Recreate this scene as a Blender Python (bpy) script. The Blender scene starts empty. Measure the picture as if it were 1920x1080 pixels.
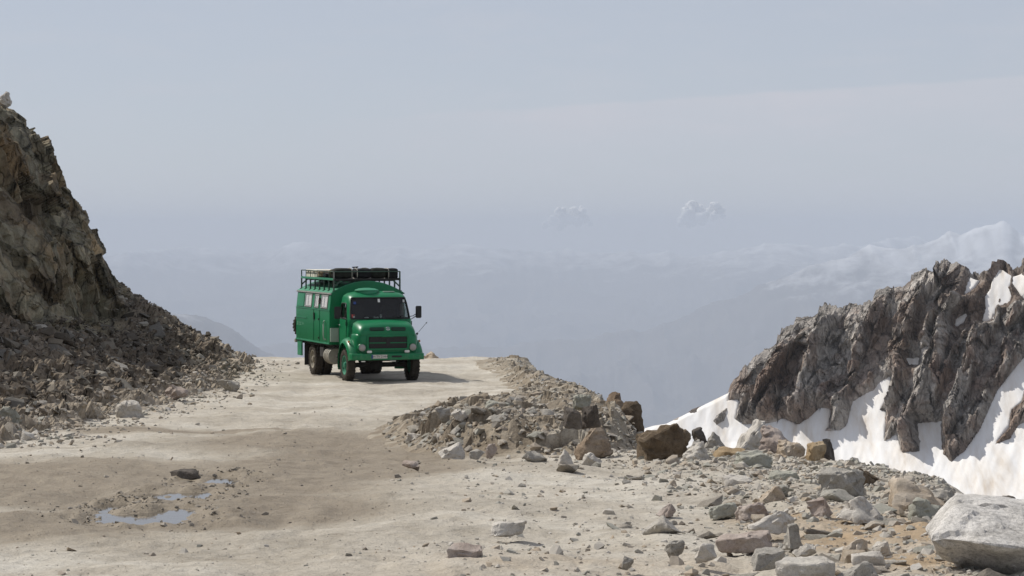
import bpy, bmesh, math, random
import numpy as np
from mathutils import Vector, Matrix, Euler

R = math.radians
PI = math.pi
scn = bpy.context.scene
COL = scn.collection

# ------------------------------------------------------------------ camera, sky, sun, exposure
F_PX = 4735.0                       # focal length in pixels of the 1920 px wide frame
HORIZON = 440.0                     # image row of the horizon
TILT = math.atan((540.0 - HORIZON) / F_PX)
cam_data = bpy.data.cameras.new('camera')
cam_data.sensor_width = 36.0
cam_data.lens = F_PX / 1920.0 * 36.0
cam_data.clip_start = 0.5
cam_data.clip_end = 200000.0
cam = bpy.data.objects.new('camera', cam_data)
cam.location = (0, 0, 0)
cam.rotation_euler = (PI / 2 - TILT, 0, 0)
COL.objects.link(cam)
scn.camera = cam

SUN_EL, SUN_AZ = R(48), R(29)       # azimuth measured from -X towards +Y (left, a little behind the scene)
TO_SUN = Vector((-math.cos(SUN_AZ) * math.cos(SUN_EL), math.sin(SUN_AZ) * math.cos(SUN_EL), math.sin(SUN_EL)))

world = bpy.data.worlds.new('World')
scn.world = world
world.use_nodes = True
wn, wl = world.node_tree.nodes, world.node_tree.links
wn.clear()
w_out = wn.new('ShaderNodeOutputWorld')
w_bg = wn.new('ShaderNodeBackground')
w_sky = wn.new('ShaderNodeTexSky')
w_sky.sky_type = 'NISHITA'
w_sky.sun_disc = False
w_sky.sun_elevation = SUN_EL
w_sky.sun_rotation = -(PI / 2 - SUN_AZ)
w_sky.altitude = 3000
w_sky.air_density = 1.0
w_sky.dust_density = 4.0
w_sky.ozone_density = 1.0
w_bg.inputs['Strength'].default_value = 0.10
wl.new(w_bg.outputs[0], w_out.inputs[0])

sun_data = bpy.data.lights.new('sun', 'SUN')
sun_data.energy = 4.2
sun_data.angle = R(0.5)
sun_data.color = (1.0, 0.955, 0.88)
sun = bpy.data.objects.new('sun', sun_data)
sun.rotation_euler = (-TO_SUN).to_track_quat('-Z', 'Y').to_euler()
COL.objects.link(sun)

scn.view_settings.view_transform = 'Standard'
scn.view_settings.look = 'None'
scn.view_settings.exposure = 0.0
scn.view_settings.gamma = 1.0
scn.render.engine = 'CYCLES'
scn.cycles.use_denoising = True
scn.cycles.volume_bounces = 2
scn.cycles.max_bounces = 8
HAZE_DENSITY = 5.6e-5
HAZE_TOP = 275.0

# ------------------------------------------------------------------ numeric helpers
def lin(r, g, b):
    def f(c):
        c /= 255.0
        return c / 12.92 if c <= 0.04045 else ((c + 0.055) / 1.055) ** 2.4
    return (f(r), f(g), f(b), 1.0)

def pix(px, py, y):
    """world point seen at image point (px, py) of the photograph, y metres ahead"""
    cx, cy = (np.asarray(px, float) - 960) / F_PX, (540 - np.asarray(py, float)) / F_PX
    ct, st = math.cos(TILT), math.sin(TILT)
    f = ct + cy * st
    return y * cx / f, y + 0 * cx, y * (cy * ct - st) / f

M32 = np.uint64(0xffffffff)
def ihash(ix, iy, iz, seed):
    h = (ix.astype(np.int64).astype(np.uint64) * np.uint64(374761393)
         + iy.astype(np.int64).astype(np.uint64) * np.uint64(668265263)
         + iz.astype(np.int64).astype(np.uint64) * np.uint64(2246822519)
         + np.uint64(seed * 3266489917 % (1 << 32))) & M32
    h = ((h ^ (h >> np.uint64(15))) * np.uint64(2246822519)) & M32
    h = ((h ^ (h >> np.uint64(13))) * np.uint64(3266489917)) & M32
    h = h ^ (h >> np.uint64(16))
    return h.astype(np.float64) / 4294967296.0

def vnoise(x, y, z, seed=0):
    x, y, z = np.broadcast_arrays(np.asarray(x, float), np.asarray(y, float), np.asarray(z, float))
    ix, iy, iz = np.floor(x), np.floor(y), np.floor(z)
    fx, fy, fz = x - ix, y - iy, z - iz
    sx, sy, sz = [t * t * t * (t * (t * 6 - 15) + 10) for t in (fx, fy, fz)]
    out = 0
    for dx in (0, 1):
        wx = sx if dx else 1 - sx
        for dy in (0, 1):
            wy = sy if dy else 1 - sy
            for dz in (0, 1):
                wz = sz if dz else 1 - sz
                out = out + wx * wy * wz * ihash(ix + dx, iy + dy, iz + dz, seed)
    return out * 2 - 1

def fbm(x, y, z=0.0, octv=4, seed=0, gain=0.5, lac=2.03):
    a, s, t = 1.0, 0.0, 0.0
    for o in range(octv):
        s = s + a * vnoise(np.asarray(x) * lac ** o + 17.3 * o, np.asarray(y) * lac ** o + 5.1 * o, np.asarray(z) * lac ** o, seed + o)
        t += a
        a *= gain
    return s / t

def ridged(x, y, z=0.0, octv=4, seed=0, gain=0.5):
    a, s, t = 1.0, 0.0, 0.0
    for o in range(octv):
        n = 1 - np.abs(vnoise(np.asarray(x) * 2.07 ** o + 9.7 * o, np.asarray(y) * 2.07 ** o, np.asarray(z) * 2.07 ** o, seed + o))
        s = s + a * n * n
        t += a
        a *= gain
    return s / t

def facets(x, y, z, seed=0, tilt=1.0):
    """angular blocks: every cell of a jittered lattice is a tilted plane at its own level"""
    x, y, z = np.broadcast_arrays(np.asarray(x, float), np.asarray(y, float), np.asarray(z, float))
    ix, iy, iz = np.floor(x), np.floor(y), np.floor(z)
    best = np.full(x.shape, 1e9)
    val = np.zeros(x.shape)
    for dx in (-1, 0, 1):
        for dy in (-1, 0, 1):
            for dz in (-1, 0, 1):
                cx, cy, cz = ix + dx, iy + dy, iz + dz
                jx, jy, jz = [ihash(cx, cy, cz, seed + k) for k in (1, 2, 3)]
                ex, ey, ez = x - cx - jx, y - cy - jy, z - cz - jz
                d = ex * ex + ey * ey + ez * ez
                lv = ihash(cx, cy, cz, seed + 4) - 0.5
                ta, tb, tc = [ihash(cx, cy, cz, seed + k) - 0.5 for k in (5, 6, 7)]
                v = lv + tilt * (ta * ex + tb * ey + tc * ez) * 2
                m = d < best
                best = np.where(m, d, best)
                val = np.where(m, v, val)
    return val

def sstep(a, b, x):
    t = np.clip((x - a) / (b - a), 0, 1)
    return t * t * (3 - 2 * t)

def poly_sd(px, py, poly):
    """signed distance to a closed polygon, positive inside"""
    px, py = np.asarray(px, float), np.asarray(py, float)
    d = np.full(px.shape, 1e18)
    inside = np.zeros(px.shape, bool)
    n = len(poly)
    for i in range(n):
        x0, y0 = poly[i]
        x1, y1 = poly[(i + 1) % n]
        ex, ey = x1 - x0, y1 - y0
        t = np.clip(((px - x0) * ex + (py - y0) * ey) / (ex * ex + ey * ey + 1e-12), 0, 1)
        d = np.minimum(d, (px - x0 - t * ex) ** 2 + (py - y0 - t * ey) ** 2)
        if y0 != y1:
            c = ((y0 > py) != (y1 > py)) & (px < (x1 - x0) * (py - y0) / (y1 - y0) + x0)
            inside ^= c
    d = np.sqrt(d)
    return np.where(inside, d, -d)

# ------------------------------------------------------------------ object helpers
def link(o, parent=None):
    COL.objects.link(o)
    if parent is not None:
        o.parent = parent
    return o

def tag(o, label=None, cat=None, group=None, kind=None):
    if label: o['label'] = label
    if cat: o['category'] = cat
    if group: o['group'] = group
    if kind: o['kind'] = kind
    return o

def mesh_from(name, V, Fq, mat, smooth=False, attrs=None):
    me = bpy.data.meshes.new(name)
    V = np.asarray(V, np.float32).reshape(-1, 3)
    Fq = np.asarray(Fq, np.int32)
    k = Fq.shape[1]
    me.vertices.add(len(V)); me.vertices.foreach_set('co', V.ravel())
    me.loops.add(Fq.size); me.loops.foreach_set('vertex_index', Fq.ravel())
    me.polygons.add(len(Fq))
    me.polygons.foreach_set('loop_start', np.arange(0, Fq.size, k, dtype=np.int32))
    me.polygons.foreach_set('use_smooth', np.full(len(Fq), smooth, bool))
    if attrs:
        for an, av in attrs.items():
            at = me.attributes.new(an, 'FLOAT', 'POINT')
            at.data.foreach_set('value', np.asarray(av, np.float32).ravel())
    me.update(calc_edges=True)
    me.validate()
    if mat: me.materials.append(mat)
    return me

def grid_obj(name, X, Y, Z, mat, smooth=True, attrs=None, flip=False):
    r, c = X.shape
    i = np.arange(r * c).reshape(r, c)
    q = np.stack([i[:-1, :-1], i[:-1, 1:], i[1:, 1:], i[1:, :-1]], -1).reshape(-1, 4)
    if flip: q = q[:, ::-1]
    me = mesh_from(name, np.stack([X, Y, Z], -1), q, mat, smooth, attrs)
    return link(bpy.data.objects.new(name, me))

# ------------------------------------------------------------------ materials
def new_mat(name):
    m = bpy.data.materials.new(name)
    m.use_nodes = True
    n = m.node_tree.nodes
    b = n['Principled BSDF']
    return m, n, m.node_tree.links, b

def ramp(n, stops, interp='LINEAR'):
    cr = n.new('ShaderNodeValToRGB')
    e = cr.color_ramp.elements
    cr.color_ramp.interpolation = interp
    while len(e) < len(stops): e.new(0.5)
    for el, (p, c) in zip(e, stops):
        el.position = p
        el.color = c if len(c) == 4 else (*c, 1)
    return cr

def noise(n, l, vec, scale, detail=6, rough=0.6, dist=0.0):
    t = n.new('ShaderNodeTexNoise')
    t.inputs['Scale'].default_value = scale
    t.inputs['Detail'].default_value = detail
    t.inputs['Roughness'].default_value = rough
    t.inputs['Distortion'].default_value = dist
    if vec is not None: l.new(vec, t.inputs['Vector'])
    return t

def mixc(n, l, fac, a, b, mode='MIX'):
    mx = n.new('ShaderNodeMix')
    mx.data_type = 'RGBA'
    mx.blend_type = mode
    for sock, v in ((mx.inputs[0], fac), (mx.inputs[6], a), (mx.inputs[7], b)):
        if hasattr(v, 'links'): l.new(v, sock)
        elif isinstance(v, (int, float)): sock.default_value = v
        else: sock.default_value = v if len(v) == 4 else (*v, 1)
    return mx.outputs[2]

def mapr(n, l, v, a, b, c=0.0, d=1.0):
    m = n.new('ShaderNodeMapRange')
    l.new(v, m.inputs[0])
    for k, x in zip((1, 2, 3, 4), (a, b, c, d)): m.inputs[k].default_value = x
    return m.outputs[0]

def bump(n, l, h, strength, dist, prev=None):
    b = n.new('ShaderNodeBump')
    b.inputs['Strength'].default_value = strength
    b.inputs['Distance'].default_value = dist
    l.new(h, b.inputs['Height'])
    if prev is not None: l.new(prev, b.inputs['Normal'])
    return b.outputs[0]

def rock_mat(name, stops, scale=1.2, fine=18.0, bd=0.05, mode='coord', speck=0.25, stretch=(1, 1, 1), stain=None):
    """mode: coord = colour from noise, random = colour per object, tint = colour per stone of one mesh"""
    m, n, l, b = new_mat(name)
    tc = n.new('ShaderNodeTexCoord')
    mp = n.new('ShaderNodeMapping')
    mp.inputs['Scale'].default_value = stretch
    l.new(tc.outputs['Object'], mp.inputs['Vector'])
    vec = mp.outputs[0]
    if mode in ('random', 'one'):
        oi = n.new('ShaderNodeObjectInfo')
        va = n.new('ShaderNodeVectorMath'); va.operation = 'ADD'
        sc = n.new('ShaderNodeVectorMath'); sc.operation = 'SCALE'
        sc.inputs[0].default_value = (37, 51, 23)
        l.new(oi.outputs['Random'], sc.inputs['Scale'])
        l.new(vec, va.inputs[0]); l.new(sc.outputs[0], va.inputs[1])
        vec = va.outputs[0]
    n1 = noise(n, l, vec, scale, 8, 0.62, 0.4)
    n2 = noise(n, l, vec, fine, 6, 0.7)
    n3 = noise(n, l, vec, fine * 5, 3, 0.7)
    cr = ramp(n, stops)
    if mode == 'random':
        ad = n.new('ShaderNodeMath'); ad.operation = 'MULTIPLY_ADD'
        l.new(n1.outputs['Fac'], ad.inputs[0]); ad.inputs[1].default_value = 0.25
        sb = n.new('ShaderNodeMath'); sb.operation = 'SUBTRACT'; sb.inputs[1].default_value = 0.125
        l.new(oi.outputs['Random'], sb.inputs[0]); l.new(sb.outputs[0], ad.inputs[2])
        l.new(ad.outputs[0], cr.inputs[0])
    elif mode == 'tint':
        at = n.new('ShaderNodeAttribute'); at.attribute_name = 'tint'
        l.new(at.outputs['Fac'], cr.inputs[0])
    else:
        l.new(mapr(n, l, n1.outputs['Fac'], 0.28, 0.72), cr.inputs[0])
    c = cr.outputs[0]
    if stain:
        ns = noise(n, l, vec, scale * 0.6, 5, 0.6, 0.8)
        c = mixc(n, l, mapr(n, l, ns.outputs['Fac'], 0.56, 0.66, 0, 0.75), c, stain)
    var = ramp(n, [(0.25, (1 - speck * 1.5,) * 3), (0.5, (1, 1, 1)), (0.8, (1 + speck,) * 3)])
    l.new(n2.outputs['Fac'], var.inputs[0])
    c = mixc(n, l, 1.0, c, var.outputs[0], 'MULTIPLY')
    sp = ramp(n, [(0.3, (1 - speck * 1.3,) * 3), (0.48, (1, 1, 1)), (0.75, (1 + speck * 0.8,) * 3)])
    l.new(n3.outputs['Fac'], sp.inputs[0])
    c = mixc(n, l, 0.8, c, sp.outputs[0], 'MULTIPLY')
    l.new(c, b.inputs['Base Color'])
    b.inputs['Roughness'].default_value = 0.92
    b.inputs['Specular IOR Level'].default_value = 0.2
    nb = bump(n, l, n2.outputs['Fac'], 0.7, bd)
    nb = bump(n, l, n3.outputs['Fac'], 0.5, bd * 0.25, nb)
    l.new(nb, b.inputs['Normal'])
    return m

def plain(name, col, rough=0.6, metal=0.0, var=0.25, scale=6.0, spec=0.5, bumpd=0.0):
    m, n, l, b = new_mat(name)
    tc = n.new('ShaderNodeTexCoord')
    nz = noise(n, l, tc.outputs['Object'], scale, 6, 0.65)
    cr = ramp(n, [(0.3, (1 - var,) * 3), (0.7, (1 + var * 0.6,) * 3)])
    l.new(nz.outputs['Fac'], cr.inputs[0])
    l.new(mixc(n, l, 1.0, col, cr.outputs[0], 'MULTIPLY'), b.inputs['Base Color'])
    b.inputs['Roughness'].default_value = rough
    b.inputs['Metallic'].default_value = metal
    b.inputs['Specular IOR Level'].default_value = spec
    if bumpd:
        l.new(bump(n, l, nz.outputs['Fac'], 0.6, bumpd), b.inputs['Normal'])
    return m

def dusty(stops, k=0.35, c=(0.37, 0.335, 0.28)):
    return [(p, tuple(a * (1 - k) + d * k for a, d in zip(q, c))) for p, q in stops]
STONE_STOPS = [(0.0, (0.10, 0.085, 0.07)), (0.2, (0.21, 0.185, 0.155)), (0.38, (0.30, 0.27, 0.23)), (0.52, (0.24, 0.25, 0.22)),
               (0.66, (0.38, 0.36, 0.33)), (0.8, (0.33, 0.25, 0.17)), (0.92, (0.46, 0.43, 0.38)), (1.0, (0.52, 0.50, 0.47))]
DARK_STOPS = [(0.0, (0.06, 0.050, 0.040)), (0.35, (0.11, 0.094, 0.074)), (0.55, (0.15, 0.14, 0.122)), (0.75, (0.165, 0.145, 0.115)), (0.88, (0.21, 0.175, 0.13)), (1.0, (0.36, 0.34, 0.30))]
STONE_STOPS = dusty(STONE_STOPS, 0.4)
M_STONE = rock_mat('mixed_stone', STONE_STOPS, 2.0, 14, 0.03, 'random')
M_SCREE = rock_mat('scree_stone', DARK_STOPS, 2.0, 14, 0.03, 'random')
M_GRAVEL = rock_mat('gravel_stone', STONE_STOPS, 3.0, 20, 0.01, 'tint', 0.15)
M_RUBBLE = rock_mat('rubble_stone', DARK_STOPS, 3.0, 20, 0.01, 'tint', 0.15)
RK = {
    'granite': rock_mat('white_granite', [(0, (0.36, 0.34, 0.31)), (0.5, (0.54, 0.515, 0.48)), (1, (0.66, 0.635, 0.60))], 3, 26, 0.03, 'one', 0.42),
    'grey': rock_mat('grey_rock', dusty([(0, (0.22, 0.21, 0.195)), (0.5, (0.32, 0.31, 0.29)), (1, (0.42, 0.40, 0.37))], 0.45), 2.5, 16, 0.04, 'one', 0.25),
    'pale': rock_mat('pale_rock', [(0, (0.36, 0.33, 0.285)), (0.5, (0.48, 0.445, 0.395)), (1, (0.57, 0.54, 0.49))], 2.5, 16, 0.035, 'one', 0.2),
    'green': rock_mat('greenish_rock', dusty([(0, (0.20, 0.215, 0.185)), (0.5, (0.29, 0.305, 0.26)), (1, (0.40, 0.41, 0.36))], 0.4), 2.5, 16, 0.03, 'one', 0.2),
    'tan': rock_mat('tan_rock', [(0, (0.32, 0.24, 0.16)), (0.5, (0.43, 0.36, 0.28)), (1, (0.52, 0.47, 0.40))], 2.0, 16, 0.03, 'one', 0.2),
    'ochre': rock_mat('ochre_rock', [(0, (0.19, 0.13, 0.07)), (0.5, (0.32, 0.235, 0.14)), (1, (0.43, 0.35, 0.24))], 2.5, 16, 0.04, 'one', 0.25),
    'brown': rock_mat('brown_rock', [(0, (0.075, 0.054, 0.036)), (0.5, (0.125, 0.092, 0.060)), (1, (0.21, 0.165, 0.115))], 2.5, 14, 0.05, 'one', 0.3),
    'rust': rock_mat('light_brown_rock', [(0, (0.15, 0.105, 0.07)), (0.5, (0.25, 0.19, 0.135)), (1, (0.36, 0.30, 0.235))], 2.2, 14, 0.05, 'one', 0.28),
    'dark': rock_mat('dark_rock', [(0, (0.055, 0.045, 0.038)), (0.5, (0.10, 0.085, 0.072)), (1, (0.17, 0.15, 0.13))], 2.5, 14, 0.05, 'one', 0.3),
    'pink': rock_mat('pinkish_rock', [(0, (0.25, 0.195, 0.165)), (0.5, (0.36, 0.30, 0.26)), (1, (0.45, 0.40, 0.36))], 2.5, 16, 0.035, 'one', 0.22),
}
M_CLIFF = rock_mat('cliff_rock', [(0.0, (0.10, 0.075, 0.052)), (0.3, (0.18, 0.143, 0.094)), (0.5, (0.20, 0.183, 0.13)), (0.75, (0.255, 0.20, 0.125)), (1, (0.29, 0.255, 0.195))],
                   0.5, 3.0, 0.12, 'coord', 0.3, (1.3, 0.4, 0.6), (0.30, 0.20, 0.10, 1))
M_RIDGE = rock_mat('ridge_rock', [(0.0, (0.14, 0.10, 0.076)), (0.3, (0.225, 0.17, 0.135)), (0.46, (0.29, 0.245, 0.21)), (0.56, (0.40, 0.37, 0.335)), (0.8, (0.37, 0.335, 0.30)), (1, (0.25, 0.165, 0.12))],
                   0.075, 0.55, 1.2, 'coord', 0.30, (1, 1, 0.6), (0.24, 0.165, 0.13, 1))

def add_cracks(m, scale, stretch, rot, width, dark, bd):
    n, l = m.node_tree.nodes, m.node_tree.links
    b = n['Principled BSDF']
    tc = n.new('ShaderNodeTexCoord')
    mp = n.new('ShaderNodeMapping'); mp.inputs['Scale'].default_value = stretch; mp.inputs['Rotation'].default_value = rot
    l.new(tc.outputs['Object'], mp.inputs['Vector'])
    wz = noise(n, l, mp.outputs[0], scale * 1.5, 4, 0.6)
    ad = n.new('ShaderNodeVectorMath'); ad.operation = 'MULTIPLY_ADD'
    l.new(wz.outputs['Color'], ad.inputs[0]); ad.inputs[1].default_value = (0.6 / scale,) * 3; l.new(mp.outputs[0], ad.inputs[2])
    src = b.inputs['Base Color'].links[0].from_socket
    nrm_ = b.inputs['Normal'].links[0].from_socket
    for k, (sc, wd) in enumerate(((scale, width), (scale * 2.7, width * 1.1))):
        v = n.new('ShaderNodeTexVoronoi'); v.feature = 'DISTANCE_TO_EDGE'
        v.inputs['Scale'].default_value = sc
        l.new(ad.outputs[0], v.inputs['Vector'])
        f = mapr(n, l, v.outputs['Distance'], 0.0, wd)
        g = mapr(n, l, v.outputs['Distance'], 0.0, wd, dark + 0.15 * k, 1.0)
        src = mixc(n, l, 1.0, src, g, 'MULTIPLY')
        nrm_ = bump(n, l, f, 0.8, bd / (1 + 1.5 * k), nrm_)
        c2 = n.new('ShaderNodeTexVoronoi'); c2.inputs['Scale'].default_value = sc
        l.new(ad.outputs[0], c2.inputs['Vector'])
        sv_ = n.new('ShaderNodeSeparateColor'); l.new(c2.outputs['Color'], sv_.inputs[0])
        src = mixc(n, l, 1.0, src, mapr(n, l, sv_.outputs[0], 0, 1, 0.78, 1.22), 'MULTIPLY')
    l.new(src, b.inputs['Base Color']); l.new(nrm_, b.inputs['Normal'])
add_cracks(M_RIDGE, 0.22, (1, 1, 0.42), (0, R(22), 0), 0.08, 0.62, 0.40)
add_cracks(M_CLIFF, 0.7, (1.0, 0.3, 0.55), (R(8), 0, 0), 0.07, 0.45, 0.15)

# ground
def ground_material():
    m, n, l, b = new_mat('dusty_ground')
    tc = n.new('ShaderNodeTexCoord')
    vec = tc.outputs['Object']
    na = noise(n, l, vec, 0.35, 7, 0.62, 0.5)
    nb_ = noise(n, l, vec, 2.2, 7, 0.65, 0.3)
    nc = noise(n, l, vec, 11, 6, 0.7)
    nd = noise(n, l, vec, 55, 4, 0.75)
    c = ramp(n, [(0.3, (0.36, 0.325, 0.27)), (0.48, (0.455, 0.415, 0.35)), (0.6, (0.52, 0.485, 0.42)), (0.72, (0.55, 0.52, 0.46))])
    l.new(na.outputs['Fac'], c.inputs[0])
    v = ramp(n, [(0.3, (0.80, 0.78, 0.75)), (0.55, (1, 1, 1)), (0.75, (1.12, 1.12, 1.11))])
    l.new(nb_.outputs['Fac'], v.inputs[0])
    col = mixc(n, l, 0.9, c.outputs[0], v.outputs[0], 'MULTIPLY')
    v2 = ramp(n, [(0.3, (0.78, 0.77, 0.75)), (0.5, (1, 1, 1)), (0.72, (1.12, 1.12, 1.12))])
    l.new(nc.outputs['Fac'], v2.inputs[0])
    col = mixc(n, l, 0.8, col, v2.outputs[0], 'MULTIPLY')
    v3 = ramp(n, [(0.33, (0.55, 0.53, 0.5)), (0.45, (1, 1, 1)), (0.68, (1.15, 1.15, 1.15))])
    l.new(nd.outputs['Fac'], v3.inputs[0])
    col = mixc(n, l, 0.7, col, v3.outputs[0], 'MULTIPLY')
    ao = n.new('ShaderNodeAttribute'); ao.attribute_name = 'ochre'
    col = mixc(n, l, ao.outputs['Fac'], col, mixc(n, l, 1.0, (0.38, 0.285, 0.185), v2.outputs[0], 'MULTIPLY'))
    aw = n.new('ShaderNodeAttribute'); aw.attribute_name = 'wet'
    ad = n.new('ShaderNodeMath'); ad.operation = 'MULTIPLY_ADD'
    l.new(nb_.outputs['Fac'], ad.inputs[0]); ad.inputs[1].default_value = 0.9; l.new(aw.outputs['Fac'], ad.inputs[2])
    wf = mapr(n, l, ad.outputs[0], 0.52, 1.08)
    col = mixc(n, l, wf, col, mixc(n, l, 1.0, (0.262, 0.218, 0.160), v.outputs[0], 'MULTIPLY'))
    at_ = n.new('ShaderNodeAttribute'); at_.attribute_name = 'track'
    col = mixc(n, l, at_.outputs['Fac'], col, mixc(n, l, 1.0, col, (0.80, 0.78, 0.75), 'MULTIPLY'))
    l.new(col, b.inputs['Base Color'])
    l.new(mapr(n, l, wf, 0.3, 1.0, 0.95, 0.62), b.inputs['Roughness'])
    b.inputs['Specular IOR Level'].default_value = 0.25
    h = bump(n, l, nb_.outputs['Fac'], 0.6, 0.14)
    h = bump(n, l, nc.outputs['Fac'], 0.75, 0.05, h)
    h = bump(n, l, nd.outputs['Fac'], 0.6, 0.010, h)
    l.new(h, b.inputs['Normal'])
    return m
M_GROUND = ground_material()

def snow_material():
    m, n, l, b = new_mat('old_snow')
    tc = n.new('ShaderNodeTexCoord')
    mp = n.new('ShaderNodeMapping')
    mp.inputs['Rotation'].default_value = (0, R(27), 0)
    mp.inputs['Scale'].default_value = (1, 0.25, 0.10)
    l.new(tc.outputs['Object'], mp.inputs['Vector'])
    n1 = noise(n, l, mp.outputs[0], 0.35, 7, 0.65, 0.2)
    n2 = noise(n, l, tc.outputs['Object'], 0.9, 6, 0.65)
    c = ramp(n, [(0.28, (0.56, 0.49, 0.41)), (0.42, (0.70, 0.66, 0.61)), (0.55, (0.77, 0.755, 0.735)), (0.7, (0.80, 0.795, 0.79))])
    l.new(n1.outputs['Fac'], c.inputs[0])
    l.new(c.outputs[0], b.inputs['Base Color'])
    b.inputs['Roughness'].default_value = 0.7
    h = bump(n, l, n1.outputs['Fac'], 0.3, 0.4)
    h = bump(n, l, n2.outputs['Fac'], 0.3, 0.15, h)
    l.new(h, b.inputs['Normal'])
    return m
M_SNOW = snow_material()

def far_material():
    m, n, l, b = new_mat('far_mountain')
    tc = n.new('ShaderNodeTexCoord')
    n1 = noise(n, l, tc.outputs['Object'], 0.0028, 10, 0.72, 0.4)
    sx = n.new('ShaderNodeSeparateXYZ')
    l.new(tc.outputs['Object'], sx.inputs[0])
    c = ramp(n, [(0.3, (0.05, 0.045, 0.04)), (0.55, (0.085, 0.075, 0.065)), (0.75, (0.13, 0.115, 0.10))])
    l.new(n1.outputs['Fac'], c.inputs[0])
    ad = n.new('ShaderNodeMath'); ad.operation = 'MULTIPLY_ADD'
    l.new(n1.outputs['Fac'], ad.inputs[0]); ad.inputs[1].default_value = 1500; l.new(sx.outputs[2], ad.inputs[2])
    f = mapr(n, l, ad.outputs[0], 150, 760)
    ge = n.new('ShaderNodeNewGeometry'); sn = n.new('ShaderNodeSeparateXYZ'); l.new(ge.outputs['Normal'], sn.inputs[0])
    mm = n.new('ShaderNodeMath'); mm.operation = 'MULTIPLY'; l.new(f, mm.inputs[0]); l.new(mapr(n, l, sn.outputs[2], 0.66, 0.86, 0.25, 1.0), mm.inputs[1])
    f = mm.outputs[0]
    l.new(mixc(n, l, f, c.outputs[0], (0.74, 0.75, 0.77)), b.inputs['Base Color'])
    b.inputs['Roughness'].default_value = 0.9
    return m
M_FAR = far_material()

# ------------------------------------------------------------------ the ground
_ky = np.array([-30, 0, 5, 12, 18, 25, 33, 46, 60, 74, 81, 85, 92, 98, 102, 108, 120, 140])
_kz = np.array([-1.5, -1.65, -1.85, -2.2, -2.43, -2.72, -3.02, -3.52, -4.06, -4.55, -4.70, -4.70, -4.71, -4.73, -4.95, -6.2, -13.0, -30.0])
_dy = np.linspace(-30, 140, 3401)
_dz = np.interp(_dy, _ky, _kz)
_k = np.exp(-0.5 * (np.arange(-60, 61) / 22.0) ** 2); _k /= _k.sum()
_dz = np.convolve(np.pad(_dz, 60, mode='edge'), _k, mode='valid')
_vis = (_dy > 8) & (_dy < 100)
_py_of_y = HORIZON - F_PX * _dz[_vis] / _dy[_vis]
def prof(y): return np.interp(y, _dy, _dz)
def y_at(py): return float(np.interp(py, _py_of_y[::-1], _dy[_vis][::-1]))
def gpt(px, py):
    """ground point seen at an image point"""
    y = y_at(py)
    x = float(pix(px, py, y)[0])
    return x, y

def x_edge(y):
    return np.interp(y, [0, 5, 15, 22, 25, 31, 36, 40, 45, 50, 60, 70, 80, 90, 100], [11, 9, 6.0, 5.1, 4.8, 4.3, 3.1, 2.2, 1.8, 1.5, 1.15, 0.8, 0.45, 0.1, -0.1])
def x_left(y):
    return np.interp(y, [0, 30, 39, 49, 60, 78, 91, 96, 100, 106], [-7.6, -7.7, -7.9, -8.5, -8.6, -8.8, -9.2, -10.0, -12.5, -17])

TRUCK_X, TRUCK_Y = -4.24, 81.0
PUD = [(282, 968, 0.66, 0.85), (402, 902, 0.42, 0.85), (325, 932, 0.5, 0.8), (225, 950, 0.30, 0.45)]
PUDG = [(gpt(a, b), rx, ry) for a, b, rx, ry in PUD]
PUDG = [(x, y, rx, ry, 0.0) for (x, y), rx, ry in PUDG]
WET = [(130, 900, 2.6, 3.5), (300, 945, 1.7, 2.6), (480, 905, 1.4, 3.0), (620, 870, 1.6, 4.5), (560, 825, 2.0, 4.0), (700, 845, 1.6, 3.5),
       (60, 985, 1.3, 1.6), (500, 950, 1.1, 1.8), (330, 806, 2.6, 0.9), (760, 850, 1.0, 2.0), (40, 930, 1.3, 2.6)]
WETG = [(*gpt(a, b), rx, ry) for a, b, rx, ry in WET]

PUD_READY = False
def ground_z(x, y, detail=True):
    z = prof(y)
    flat = np.exp(-(((x - TRUCK_X - -0.7) / 3.2) ** 2 + ((y - 83) / 4.5) ** 2))
    amp = 1 - 0.9 * flat
    z = z + amp * 0.13 * fbm(x * 0.16, y * 0.10, 0, 4, 11)
    if detail:
        rl = x + 2.6 + 0.04 * (y - 40)
        z = z - amp * 0.06 * (np.exp(-(rl / 0.45) ** 2) + np.exp(-((rl + 2.2) / 0.45) ** 2)) * (0.5 + 0.5 * fbm(x * 0.2, y * 0.12, 0, 2, 60))
        z = z + amp * 0.11 * fbm(x * 0.7, y * 0.42, 0, 6, 12, 0.55)
        z = z + 0.016 * fbm(x * 4.5, y * 3.2, 0, 4, 14)
        z = z + amp * 0.02 * np.clip(fbm(x * 1.4, y * 0.6, 0, 3, 16) - 0.15, 0, 1) * 3
        z = z + 0.035 * np.clip(facets(x * 1.6, y * 1.0, 0 * x, 31), 0, 1) * sstep(0.8, 2.2, x - x_edge(y) + 3.2)
    for (a, b, rx, ry) in WETG:
        z = z - 0.03 * np.exp(-((x - a) / rx) ** 2 - ((y - b) / ry) ** 2)
    for (a, b, rx, ry, zw) in (PUDG if PUD_READY else []):
        q = np.sqrt(((x - a) / rx) ** 2 + ((y - b) / ry) ** 2)
        m = 1 - sstep(1.0, 2.0, q)
        zb = zw - 0.037 + 0.066 * fbm(x * 3.0, y * 1.7, 0, 4, 71) + 0.036 * fbm(x * 9, y * 5, 0, 3, 72) + 0.075 * sstep(0.35, 1.15, q)
        z = z * (1 - m) + zb * m
    e = x - x_edge(y) - 0.35 * fbm(y * 0.7, 0 * y, 0, 3, 21)
    e = np.maximum(e, 0)
    z = z - 0.85 * e * e / (e + 0.6)
    return z

PUDG = [(x, y, rx, ry, float(ground_z(np.array([x]), np.array([y]), False)[0]) - 0.012) for x, y, rx, ry, zw in PUDG]
PUD_READY = True

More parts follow.
